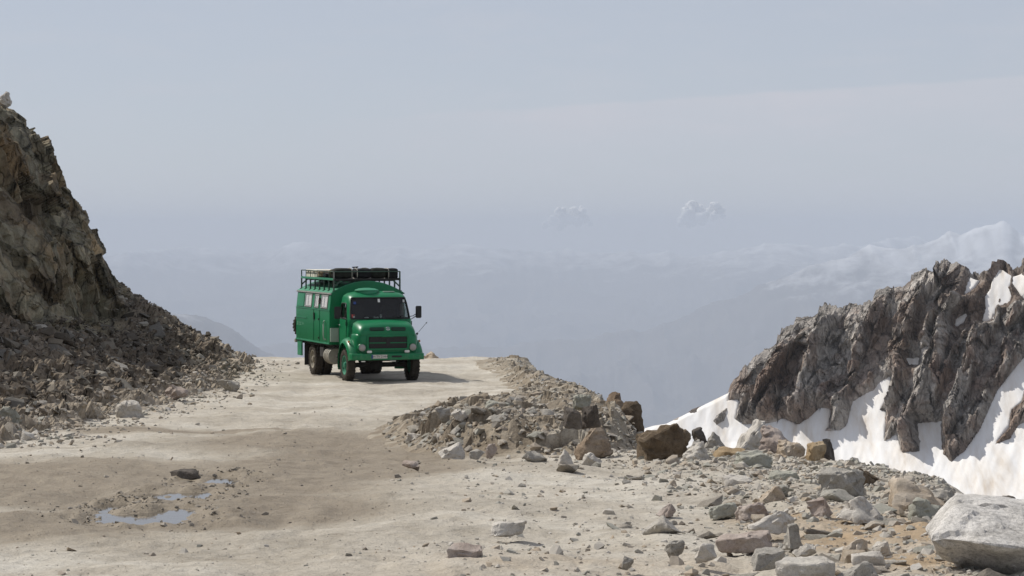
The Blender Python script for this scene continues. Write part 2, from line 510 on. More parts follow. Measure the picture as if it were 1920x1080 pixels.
def wet_mask(x, y):
    w = 0
    for (a, b, rx, ry) in WETG:
        w = np.maximum(w, np.exp(-(((x - a) / rx) ** 2 + ((y - b) / ry) ** 2)))
    for (a, b, rx, ry, zw) in PUDG:
        w = np.maximum(w, 1.25 * np.exp(-(((x - a) / (rx * 1.7)) ** 2 + ((y - b) / (ry * 1.7)) ** 2)))
    return np.clip(w * 1.1 + 0.25 * fbm(x * 0.7, y * 0.45, 0, 4, 41) * (w > 0.05), 0, 1.2)

OCH = [(1640, 985, 0.9, 1.3), (1730, 1000, 0.8, 1.1), (1560, 1000, 0.6, 0.9), (1700, 1045, 0.7, 1.0), (1130, 1060, 1.4, 1.5), (1480, 975, 0.4, 0.6)]
OCHG = [(*gpt(a, b), rx, ry, 1.0 if a > 1400 else 0.28) for a, b, rx, ry in OCH]
def ochre_mask(x, y):
    w = 0
    for (a, b, rx, ry, k) in OCHG:
        w = np.maximum(w, k * np.exp(-(((x - a) / rx) ** 2 + ((y - b) / ry) ** 2)))
    return np.clip(w + 0.3 * fbm(x * 2, y * 1.6, 0, 4, 43) * (w > 0.1), 0, 1)

rows = 5.0 * (125.0 / 5.0) ** np.linspace(0, 1, 880)
cols = np.linspace(-0.36, 0.36, 760)
Yg, U = np.meshgrid(rows, cols, indexing='ij')
Xg = U * (Yg + 10)
Zg = ground_z(Xg, Yg)
och = ochre_mask(Xg, Yg)
Zg = Zg + 0.05 * och * np.abs(fbm(Xg * 5, Yg * 4, 0, 4, 47))
def track_mask(x, y):
    t = 0
    for k, (off, wd) in enumerate(((0.0, 0.28), (-1.95, 0.28), (1.1, 0.24), (-0.85, 0.24), (-3.2, 0.26))):
        c = -3.4 + off - 0.9 * np.sin((y - 78) / 26.0) + 0.35 * fbm(y * 0.05 + k, 0 * y, 0, 2, 61 + k)
        edge_ = np.abs(np.abs(x - c) - wd)
        t = np.maximum(t, 0.55 * np.exp(-((x - c) / wd) ** 2) + 0.5 * np.exp(-(edge_ / 0.06) ** 2))
    return np.clip(t * (0.45 + 0.9 * fbm(x * 0.5, y * 0.16, 0, 3, 66)), 0, 1)
ground = grid_obj('ground', Xg, Yg, Zg, M_GROUND, True, {'wet': wet_mask(Xg, Yg), 'ochre': och, 'track': track_mask(Xg, Yg)})
tag(ground, 'pale dusty mountain road with damp patches', 'ground', kind='structure')

# the shoulder of the mountain the road is cut into
az = np.linspace(0, 2 * PI, 181)
rr = 14.0 * (3200 / 14.0) ** np.linspace(0, 1, 70)
RR, AZ = np.meshgrid(rr, az, indexing='ij')
Xm, Ym = RR * np.sin(AZ), RR * np.cos(AZ)
Zm = -16 - 0.53 * np.maximum(RR - 40, 0) - 8 * sstep(20, 60, RR) + 0.08 * RR * fbm(Xm / 90, Ym / 90, 0, 4, 51)
Zm = np.where((Ym > 60) & (RR > 110), np.minimum(Zm, -16 - 0.30 * RR), Zm)
shoulder = grid_obj('mountainside', Xm, Ym, Zm, M_CLIFF, True, None, True)
tag(shoulder, 'steep mountainside below the road', 'mountainside', kind='structure')

# puddles
m, n, l, b = new_mat('muddy_water')
b.inputs['Base Color'].default_value = (0.10, 0.085, 0.065, 1)
b.inputs['Roughness'].default_value = 0.07
b.inputs['IOR'].default_value = 1.33
tc = n.new('ShaderNodeTexCoord')
nz = noise(n, l, tc.outputs['Object'], 9, 3, 0.5)
l.new(bump(n, l, nz.outputs['Fac'], 0.12, 0.01), b.inputs['Normal'])
M_WATER = m
PUD_LABEL = ['largest puddle of muddy water on the road', 'puddle beside the dark flat rock', 'narrow puddle between the large puddle and the flat rock', 'thin shallow puddle at the left rim of the muddy hollow']
for (x, y, rx, ry, zw), lab in zip(PUDG, PUD_LABEL):
    a = np.linspace(0, 2 * PI, 40, endpoint=False)
    V = [(x, y, zw)] + [(x + 1.25 * rx * math.cos(t), y + 1.25 * ry * math.sin(t), zw) for t in a]
    Fq = [(0, 1 + i, 1 + (i + 1) % 40) for i in range(40)]
    o = link(bpy.data.objects.new('puddle', mesh_from('puddle', V, Fq, M_WATER)))
    tag(o, lab, 'puddle', 'puddles on the road', 'structure')

# ------------------------------------------------------------------ left hill: scree below a rock face
sv = np.linspace(28, 112, 620)
# profile: distance from the road edge, height
P_D = np.array([-0.6, 0.0, 1.2, 3.0, 5.2, 5.75, 6.1, 6.6, 6.9, 7.35, 7.95, 8.35, 8.9, 10.6, 14.0, 22.0])
P_H = np.array([-0.25, 0.0, 0.45, 1.55, 3.0, 3.8, 4.4, 5.1, 6.0, 7.3, 8.3, 8.8, 9.0, 9.4, 10.4, 12.0])
P_H2 = np.array([-0.25, 0.0, 0.35, 1.0, 1.75, 3.2, 4.2, 5.0, 6.0, 7.3, 8.3, 8.8, 9.0, 9.4, 10.4, 12.0])
plen = np.concatenate([[0], np.cumsum(np.hypot(np.diff(P_D), np.diff(P_H)))])
tv = np.linspace(0, plen[-1], 330)
tv = np.concatenate([np.linspace(0, 13.2, 300), np.linspace(13.4, plen[-1], 40)])
Sy, T = np.meshgrid(sv, tv, indexing='ij')
D = np.interp(T, plen, P_D)
wf_ = (1 - sstep(87, 94, Sy)) * sstep(62, 70, Sy)
H = np.interp(T, plen, P_H) * (1 - wf_) + np.interp(T, plen, P_H2) * wf_
lowc = np.interp(Sy, [40, 51, 60, 68, 74, 92, 97, 101, 106, 112], [0.12, 0.85, 0.95, 1.0, 1.0, 1.0, 0.95, 0.7, 0.40, 0.2])  # out-of-view near cliff: height shaped to cast the scree's shade
lows = np.interp(Sy, [28, 50, 62, 72, 92, 97, 101, 106, 112], [0.45, 0.65, 0.9, 1.0, 1.0, 0.93, 0.7, 0.40, 0.2])
H = np.minimum(H, 2.6) * lows + np.maximum(H - 2.6, 0) * lowc + 0.25 * fbm(Sy * 0.22, T * 0.3, 0, 3, 81) * sstep(0.3, 2.5, T)
D = D + 0.45 * fbm(Sy * 0.13, 0 * T, 0, 2, 82) * sstep(3.5, 7.5, T)
Xh = x_left(Sy) - D
base = prof(Sy)
Zh = base + H
rockz = sstep(5.2, 6.2, T + 0.7 * fbm(Sy * 0.4, T * 0.4, 0, 3, 83))
nx, nz_ = 0.8, 0.6
f1 = facets(Sy * 0.15 + 0.10 * T, T * 0.26, 0 * T + 3.1, 90, 1.0)
f2 = facets(Sy * 0.42, T * 0.55 + 0.1 * Sy, 0 * T, 95, 1.1)
f3 = facets(Sy * 1.1, T * 2.0, 0 * T, 97, 1.2)
d_rock = 0.80 * f1 + 0.34 * f2 + 0.10 * f3 + 0.10 * fbm(Sy * 1.2, T * 3, 0, 4, 84)
g1 = facets(Sy * 1.2, T * 1.6, 0 * T, 101, 1.2)
g2 = facets(Sy * 2.8, T * 3.8, 0 * T, 105, 1.3)
d_scree = (0.20 * g1 + 0.13 * g2) * sstep(0.1, 0.9, T) + 0.10 * fbm(Sy * 0.7, T * 0.7, 0, 4, 86) * sstep(0.2, 1.5, T)
disp = d_rock * rockz + d_scree * (1 - rockz)
Xh = Xh + disp * (nx * rockz + 0.4 * (1 - rockz))
Zh = Zh + disp * (0.35 * rockz + 0.85 * (1 - rockz))
HILL = np.stack([Xh, Sy, Zh], -1)
def cliff_material():
    m = M_CLIFF
    n, l = m.node_tree.nodes, m.node_tree.links
    b = n['Principled BSDF']
    src = b.inputs['Base Color'].links[0].from_socket
    at = n.new('ShaderNodeAttribute'); at.attribute_name = 'scree'
    tc = n.new('ShaderNodeTexCoord')
    nz = noise(n, l, tc.outputs['Object'], 1.1, 8, 0.7, 0.3)
    nz2 = noise(n, l, tc.outputs['Object'], 7, 5, 0.7)
    cr = ramp(n, [(0.3, (0.10, 0.076, 0.055)), (0.5, (0.17, 0.137, 0.102)), (0.7, (0.26, 0.22, 0.17))])
    l.new(nz.outputs['Fac'], cr.inputs[0])
    vv = ramp(n, [(0.3, (0.7,) * 3), (0.7, (1.25,) * 3)])
    l.new(nz2.outputs['Fac'], vv.inputs[0])
    sc = mixc(n, l, 1.0, cr.outputs[0], vv.outputs[0], 'MULTIPLY')
    du = n.new('ShaderNodeAttribute'); du.attribute_name = 'dust'
    sc = mixc(n, l, du.outputs['Fac'], sc, mixc(n, l, 1.0, (0.34, 0.29, 0.225), vv.outputs[0], 'MULTIPLY'))
    l.new(mixc(n, l, at.outputs['Fac'], src, sc), b.inputs['Base Color'])
cliff_material()
dust = np.clip(1 - sstep(0.6, 2.2, T + 0.8 * fbm(Sy * 0.5, T, 0, 3, 87)) + 0.75 * sstep(90, 97, Sy), 0, 1)
hill = grid_obj('hill', Xh, Sy, Zh, M_CLIFF, False, {'scree': 1 - rockz, 'dust': dust}, True)
tag(hill, 'shaded brown rock face above a slope of broken scree', 'hillside', kind='structure')

# ------------------------------------------------------------------ rubble bank along the outer edge of the bend
BANK = [(-2.75, 46), (-2.0, 41), (-1.1, 37.4), (0.3, 36.2), (1.35, 35.7), (1.85, 36.8), (2.1, 40), (2.3, 50), (2.4, 60), (2.2, 75), (1.4, 96), (-0.6, 98),
        (-1.4, 94), (-0.6, 86), (-0.1, 76), (-0.05, 68), (-0.2, 60), (-0.5, 54), (-0.9, 50), (-2.0, 48.2)]
yb = 34.0 * (100 / 34.0) ** np.linspace(0, 1, 640)
xb = np.linspace(-4.0, 6.0, 260)
Yb, Xb = np.meshgrid(yb, xb, indexing='ij')
def bank_h(x, y):
    sd = poly_sd(x, y / 2.2, [(a, c / 2.2) for a, c in BANK])      # the bank is long: squeeze it lengthways
    sd = sd + 0.10 * fbm(x * 0.9, y * 0.6, 0, 2, 111)
    hh = np.interp(y, [34, 38, 44, 50, 60, 70, 80, 92, 99], [0.46, 0.47, 0.50, 0.52, 0.48, 0.44, 0.33, 0.15, 0.06])
    hh = hh * np.where(y < 58, 0.25 + 0.75 * sstep(-2.6, -0.4, x), 1.0)
    front = np.interp(y, [34, 42, 55], [0.36, 0.5, 0.95])
    return hh * sstep(-0.02, 1, sd / front) - 0.25 * (1 - sstep(-0.35, 0.02, sd))
hb = bank_h(Xb, Yb)
inb = sstep(0.0, 0.25, hb)
Zb = ground_z(Xb, Yb, False) + hb + 0.02
Zb = Zb + inb * (0.10 * facets(Xb * 1.6, Yb * 1.1, 0 * Zb, 121, 1.4) + 0.05 * facets(Xb * 4, Yb * 2.6, 0 * Zb, 125, 1.4) + 0.09 * fbm(Xb * 1.1, Yb * 0.6, 0, 4, 113))
BANKP = np.stack([Xb, Yb, Zb], -1)
M_BANK = rock_mat('bank_dirt', [(0.0, (0.15, 0.118, 0.084)), (0.4, (0.24, 0.20, 0.15)), (0.7, (0.33, 0.29, 0.23)), (1, (0.42, 0.385, 0.325))], 1.2, 7, 0.06, 'coord', 0.3)
bank = grid_obj('rubble_bank', Xb, Yb, Zb, M_BANK, False)
tag(bank, 'bank of broken rock and dirt along the road edge', 'bank', kind='structure')

def surf_z(x, y):
    x, y = float(x), float(y)
    a = np.array([x]); c = np.array([y])
    z = float(ground_z(a, c)[0])
    if 34 < y < 100 and -4 < x < 6:
        h = float(bank_h(a, c)[0])
        if h > 0: z = max(z, float(ground_z(a, c, False)[0]) + h)
    return z

# ------------------------------------------------------------------ rocky ridge with snow, across the gully
CREST = [(1040, 905), (1120, 850), (1205, 803), (1225, 797), (1250, 793), (1300, 768), (1340, 748), (1365, 736), (1372, 722), (1400, 694), (1440, 660), (1458, 650), (1462, 628), (1492, 612),
         (1496, 600), (1526, 596), (1537, 592), (1540, 574), (1558, 573), (1562, 582), (1590, 578), (1622, 577), (1640, 566), (1645, 552), (1668, 540), (1676, 544), (1684, 536), (1700, 534), (1712, 522),
         (1735, 512), (1755, 508), (1757, 498), (1778, 496), (1784, 501), (1798, 496), (1820, 506), (1833, 512), (1850, 508), (1860, 505), (1862, 490), (1880, 489), (1890, 497), (1900, 502), (1916, 498),
         (1922, 486), (1950, 480), (1990, 452), (2040, 440), (2120, 400)]
SNOW = [  # outlines of the snow on the ridge, image points
    [(1000, 1300), (1000, 840), (1205, 790), (1300, 740), (1366, 715), (1364, 757), (1384, 755), (1376, 790), (1400, 800), (1425, 800), (1470, 790), (1500, 802), (1540, 770), (1556, 772), (1552, 800),
     (1541, 812), (1576, 812), (1590, 800), (1600, 752), (1630, 735), (1668, 709), (1664, 742), (1648, 770), (1660, 772), (1655, 835), (1680, 818), (1690, 855), (1728, 850), (1722, 795), (1765, 790), (1768, 853),
     (1784, 866), (1810, 852), (1838, 812), (1874, 735), (1922, 672), (1980, 640), (1990, 660), (1925, 715), (1915, 752), (1895, 770), (1890, 800), (1857, 842), (1895, 826), (1912, 800), (1940, 790), (1990, 760),
     (2200, 700), (2200, 1300)],
    [(1884, 493), (1896, 520), (1890, 540), (1896, 556), (1890, 570), (1874, 572), (1876, 560), (1866, 580), (1862, 598), (1846, 602), (1852, 580), (1850, 560), (1860, 545), (1862, 530), (1874, 510)],
    [(1826, 514), (1836, 524), (1826, 540), (1812, 552), (1816, 538)],
    [(1898, 498), (1908, 510), (1920, 520), (1960, 520), (1960, 560), (1922, 560), (1910, 545), (1900, 530)],
    [(1702, 674), (1722, 672), (1720, 682), (1706, 684)], [(1796, 602), (1812, 592), (1808, 602), (1794, 610)]]
SN_ROCK = [[(1335, 790), (1352, 768), (1370, 762), (1360, 790), (1345, 800)], [(1290, 772), (1296, 760), (1310, 762), (1314, 776), (1302, 782)], [(1264, 788), (1272, 784), (1274, 790)]]
pxs = np.linspace(1040, 2110, 640)
tt = np.linspace(0, 1, 420)
crest = np.interp(pxs, [c[0] for c in CREST], [c[1] for c in CREST])
jagc = 10 * facets(pxs / 17, 0 * pxs, 0 * pxs, 401, 0.35) + 4 * facets(pxs / 7, 0 * pxs, 0 * pxs, 405, 0.3)
crest = crest - jagc * sstep(1372, 1400, pxs)
PX, TT = np.meshgrid(pxs, tt, indexing='ij')
CR = np.repeat(crest[:, None], len(tt), 1)
PY = CR + TT * (1060 - CR)
def ridge_depth(px, py):
    d = 455 + (1500 - px) * 0.045
    up = 830 - py
    return d + np.where(up > 0, up * 0.085, up * 0.125)
sdn = np.full(PX.shape, -1e9)
for pg in SNOW: sdn = np.maximum(sdn, poly_sd(PX, PY, pg))
for pg in SN_ROCK: sdn = np.minimum(sdn, -poly_sd(PX, PY, pg))
sdn = sdn + 3.4 * fbm(PX / 20, PY / 20, 0, 4, 131) + 2.2 * fbm(PX / 6, PY / 6, 0, 3, 133)
Yr = ridge_depth(PX, PY)
Xr, _, Zr = pix(PX, PY, Yr)
nrm = Vector((-0.30, -0.70, 0.55)).normalized()
Q = PX + 0.42 * (PY - 700)
def tri(x, k):
    u = x - np.floor(x)
    return np.where(u < k, u / k, (1 - u) / (1 - k))
wob = 0.45 * fbm(PX / 150, PY / 150, 0, 3, 135)
rib = tri(Q / 74 + wob + 0.25 * fbm(Q / 60, 0 * Q, 0, 2, 137), 0.62) * (0.55 + 0.9 * ihash(np.floor(Q / 74 + wob), 0 * Q, 0 * Q, 5))
rib = 0.7 * rib + 0.3 * tri(Q / 31 + 1.6 * wob, 0.4)
rib2 = ridged(Q / 24, PY / 150, 0, 3, 145)
fa = facets(Q / 44, PY / 130, 0 * Q, 151, 1.2)
fb_ = facets(Q / 17, PY / 24, 0 * Q, 155, 1.2)
fc = facets(Q / 7, PY / 10, 0 * Q, 157, 1.2)
rel = 5.4 * (rib - 0.42) + 1.3 * (rib2 - 0.45) + 2.8 * fa + 1.1 * fb_ + 0.3 * fc + 0.15 * fbm(PX / 5, PY / 5, 0, 3, 159)
lift = np.clip(-sdn * 0.15, -2.5, 2.4)
topf = 0.10 + 0.90 * sstep(0, 52, PY - CR)
rr_ = np.where(sdn < 0, lift * (0.5 + 0.5 * topf) + np.maximum(rel * sstep(0, 26, -sdn), -lift * 0.5) * topf, lift)
nrr = Vector((-0.36, -0.86, 0.30)).normalized()
Xr2, Yr2, Zr2 = Xr + rr_ * nrr.x, Yr + rr_ * nrr.y, Zr + rr_ * nrr.z
# far side of the crest, falling away
bx, by, bz = [a[:, :1] for a in (Xr2, Yr2, Zr2)]
back = [(0.6, 2.0, -0.6), (2, 8, -6), (6, 25, -25), (14, 60, -70)]
Xr2 = np.concatenate([bx + q[0] for q in back[::-1]] + [Xr2], 1)
Yr2 = np.concatenate([by + q[1] for q in back[::-1]] + [Yr2], 1)
Zr2 = np.concatenate([bz + q[2] for q in back[::-1]] + [Zr2], 1)
ridge = grid_obj('rocky_ridge', Xr2, Yr2, Zr2, M_RIDGE, False, None, False)
tag(ridge, 'jagged dark rock ridge rising to the right above the snow', 'ridge', kind='structure')
# snow sheet
pxs2 = np.linspace(1000, 2150, 420); t2 = np.linspace(0, 1, 300)
cr2 = np.interp(pxs2, [c[0] for c in CREST], [c[1] for c in CREST])
PX2, T2 = np.meshgrid(pxs2, t2, indexing='ij')
C2 = np.repeat(cr2[:, None], len(t2), 1)
PY2 = C2 + 1.5 + 16 * sstep(1362, 1385, PX2) + T2 * (1150 - C2)
Ys = ridge_depth(PX2, PY2)
Xs, _, Zs = pix(PX2, PY2, Ys)
o_ = 0.35 + 0.7 * fbm(PX2 / 70, PY2 / 140, 0, 4, 161) + 0.10 * fbm((PX2 + 0.42 * PY2) / 14, PY2 / 120, 0, 3, 163)
o_ = o_ * sstep(0, 12, PY2 - C2)
sd2 = np.full(PX2.shape, -1e9)
for pg in SNOW: sd2 = np.maximum(sd2, poly_sd(PX2, PY2, pg))
o_ = o_ - 3.0 * sstep(2.5, 9, -sd2)
Xs, Ys, Zs = Xs + o_ * nrm.x, Ys + o_ * nrm.y, Zs + o_ * nrm.z
bx, by, bz = [a[:, :1] for a in (Xs, Ys, Zs)]
back = [(0.6, 3.0, -0.9), (3, 14, -9), (12, 50, -45)]
ex, ey, ez = [a[:, -1:] for a in (Xs, Ys, Zs)]
Xs = np.concatenate([bx + q[0] for q in back[::-1]] + [Xs, ex, ex], 1)
Ys = np.concatenate([by + q[1] for q in back[::-1]] + [Ys, ey - 30, ey - 150], 1)
Zs = np.concatenate([bz + q[2] for q in back[::-1]] + [Zs, ez - 18, ez - 70], 1)
snow = grid_obj('snow_slope', Xs, Ys, Zs, M_SNOW, True, None, False)
tag(snow, 'bright snow slope below the dark rock ridge', 'snow', kind='structure')

# ------------------------------------------------------------------ far valley and ranges
azs = np.linspace(-0.30, 0.30, 760)
rs = np.concatenate([2600 * (9000 / 2600) ** np.linspace(0, 1, 30)[:-1], np.linspace(9000, 46000, 330)])
RS, AS = np.meshgrid(rs, azs, indexing='ij')
PXF = 960 + F_PX * np.tan(AS)
XF, YF = RS * np.sin(AS), RS * np.cos(AS)
def crest_z(knots, dist):
    py = np.interp(PXF, [k[0] for k in knots], [k[1] for k in knots])
    return (HORIZON - py) / F_PX * dist
floor_ = -1750 + 110 * fbm(XF / 2600, YF / 2600, 0, 5, 171)
def rng_(knots, rc, width, seed, sc, relief=900.0):
    c = crest_z(knots, rc)
    wx, wy = 0.5 * fbm(XF / 5000, YF / 5000, 0, 3, seed + 5), 0.5 * fbm(XF / 5000 + 9, YF / 5000, 0, 3, seed + 6)
    rd = ridged(XF / sc + wx, YF / sc + wy, 0, 7, seed, 0.55)
    w = rc + 0.16 * width * fbm(XF / 4000, 0 * XF, 0, 3, seed + 7)
    p = np.clip(1 - np.abs(RS - w) / width, 0, 1) ** 1.1
    jag = 130 * (ridged(XF / 700, YF / 2500, 0, 5, seed + 3) - 0.75)
    return floor_ + (c + jag + 0.07 * relief - floor_) * p - relief * (1 - rd) * np.clip(3.0 * p * (1 - p) + 0.17 * p, 0, 1)
ZF = floor_
ZF = np.maximum(ZF, rng_([(-400, 455), (0, 458), (200, 468), (330, 452), (400, 452), (480, 462), (580, 446), (640, 458), (760, 464), (850, 452), (930, 455), (1000, 462), (1090, 456), (1200, 468),
                          (1300, 470), (1400, 452), (1470, 448), (1560, 452), (1640, 440), (1750, 445), (2300, 430)], 41000, 12500, 181, 3600, 1000))
ZF = np.maximum(ZF, rng_([(-400, 640), (900, 640), (1200, 600), (1420, 520), (1520, 480), (1580, 468), (1650, 452), (1700, 447), (1760, 437), (1800, 433), (1830, 421), (1850, 417), (1880, 411), (1895, 416), (1910, 427), (1922, 432), (1960, 420), (2000, 415), (2300, 440)],
                         27000, 8500, 191, 2200, 900))
ZF = np.maximum(ZF, rng_([(-400, 520), (100, 530), (200, 540), (270, 552), (330, 572), (380, 582), (430, 605), (480, 640), (560, 672), (640, 720), (760, 800), (2300, 900)], 19000, 5000, 201, 2200, 500))
near = sstep(2600, 6000, RS)
ZF = ZF * near + (1 - near) * (-1500)
far = grid_obj('far_mountains', XF, YF, ZF, M_FAR, True, None, True)
tag(far, 'hazy valley and snowy mountain ranges far below the road', 'mountains', kind='structure')

# ------------------------------------------------------------------ rocks
def noise_pts(V, sc, seed):
    return fbm(V[:, 0] * sc, V[:, 1] * sc, V[:, 2] * sc, 4, seed)

def rock_bm(seed, size, n=14, p=4.0, sub=2, rough=0.06, bev=0.05, corners=None):
    rng = np.random.RandomState(seed)
    if corners is None:
        v = rng.normal(size=(n, 3))
        v /= ((np.abs(v) ** p).sum(1) ** (1 / p))[:, None]
        v *= rng.uniform(0.82, 1.0, (n, 1))
    else:
        v = np.asarray(corners, float)
    s = np.array(size) / 2
    bm = bmesh.new()
    for q in v: bm.verts.new(Vector(q * s))
    res = bmesh.ops.convex_hull(bm, input=bm.verts[:])
    junk = [g for g in res['geom_interior'] + res['geom_unused'] if isinstance(g, bmesh.types.BMVert) and g.is_valid]
    if junk: bmesh.ops.delete(bm, geom=list(set(junk)), context='VERTS')
    bmesh.ops.dissolve_limit(bm, angle_limit=R(9), verts=bm.verts[:], edges=bm.edges[:])
    if bev:
        bmesh.ops.bevel(bm, geom=bm.edges[:], offset=bev * min(size), segments=1, affect='EDGES', clamp_overlap=True)
    bmesh.ops.triangulate(bm, faces=bm.faces[:])
    mx = max(size)
    for k in range(sub):
        lim = mx * (0.30, 0.15, 0.08, 0.045)[k]
        ed = [e for e in bm.edges if e.calc_length() > lim]
        if ed: bmesh.ops.subdivide_edges(bm, edges=ed, cuts=1, use_grid_fill=True)
        bmesh.ops.triangulate(bm, faces=[f for f in bm.faces if len(f.verts) > 3])
    bm.normal_update()
    V = np.array([q.co[:] for q in bm.verts]); N = np.array([q.normal[:] for q in bm.verts])
    a = rough * min(size)
    sc = 2.2 / mx
    d = a * noise_pts(V, sc, seed) + 0.6 * a * noise_pts(V, sc * 3.3, seed + 5)
    if sub >= 2: d = d + 0.9 * a * facets(V[:, 0] * sc * 1.8, V[:, 1] * sc * 1.8, V[:, 2] * sc * 2.6, seed + 9, 1.0)
    V = V + N * d[:, None]
    lo_, hi_ = V.min(0), V.max(0)
    V = (V - (lo_ + hi_) / 2) * (np.array(size) / (hi_ - lo_))
    for q, c in zip(bm.verts, V): q.co = c
    zmin = V[:, 2].min()
    for q in bm.verts: q.co.z -= zmin
    return bm

SHAPES = {
    'wedgeL': [(-1, -.7, -1), (-1, .6, -1), (-.85, .1, -.55), (.35, -.5, .9), (.55, .6, 1), (.75, -.2, .95), (1, -.9, -1), (1, .9, -1), (.95, -.6, -.1), (.9, .7, .1), (-.3, -1, -1), (-.1, -.75, .2)],
    'wedgeR': [(1, -.7, -1), (1, .6, -1), (.9, .1, -.55), (-.35, -.5, .9), (-.55, .6, 1), (-.7, -.2, .9), (-1, -.9, -1), (-1, .9, -1), (-.95, -.6, -.1), (-.9, .7, .1), (.3, -1, -1), (.1, -.7, .25)],
    'pyr': [(-1, -.6, -1), (-.9, .8, -1), (1, -.5, -1), (.9, .9, -1), (0.1, -1, -1), (.0, .1, 1), (.15, .4, .95), (-.1, -.25, .75), (.55, .3, .2), (-.5, .2, .1), (.1, -.8, -.2)],
    'block': [(-1, -.9, -1), (1, -.8, -1), (.95, .9, -1), (-.9, 1, -1), (-.9, -.85, .55), (-.75, .8, 1), (.1, -.95, .75), (.9, -.8, .85), (.85, .8, .9), (1, -.2, .4), (-1, .1, .3), (0, -1, -.2)],
    'slab': [(-1, -.5, -1), (-.6, -1, -1), (1, -.7, -1), (.9, .9, -1), (-.8, 1, -.8), (-1, -.3, .5), (-.5, -.95, .7), (.6, -1, .6), (1, -.5, .8), (.95, .7, 1), (-.7, .9, .8), (0, -.95, .8)],
}
def rock_mesh(name, mat, smooth_angle=28, **kw):
    bm = rock_bm(**kw)
    me = bpy.data.meshes.new(name)
    bm.to_mesh(me); bm.free()
    me.polygons.foreach_set('use_smooth', [True] * len(me.polygons))
    me.set_sharp_from_angle(angle=R(smooth_angle))
    me.materials.append(mat)
    return me

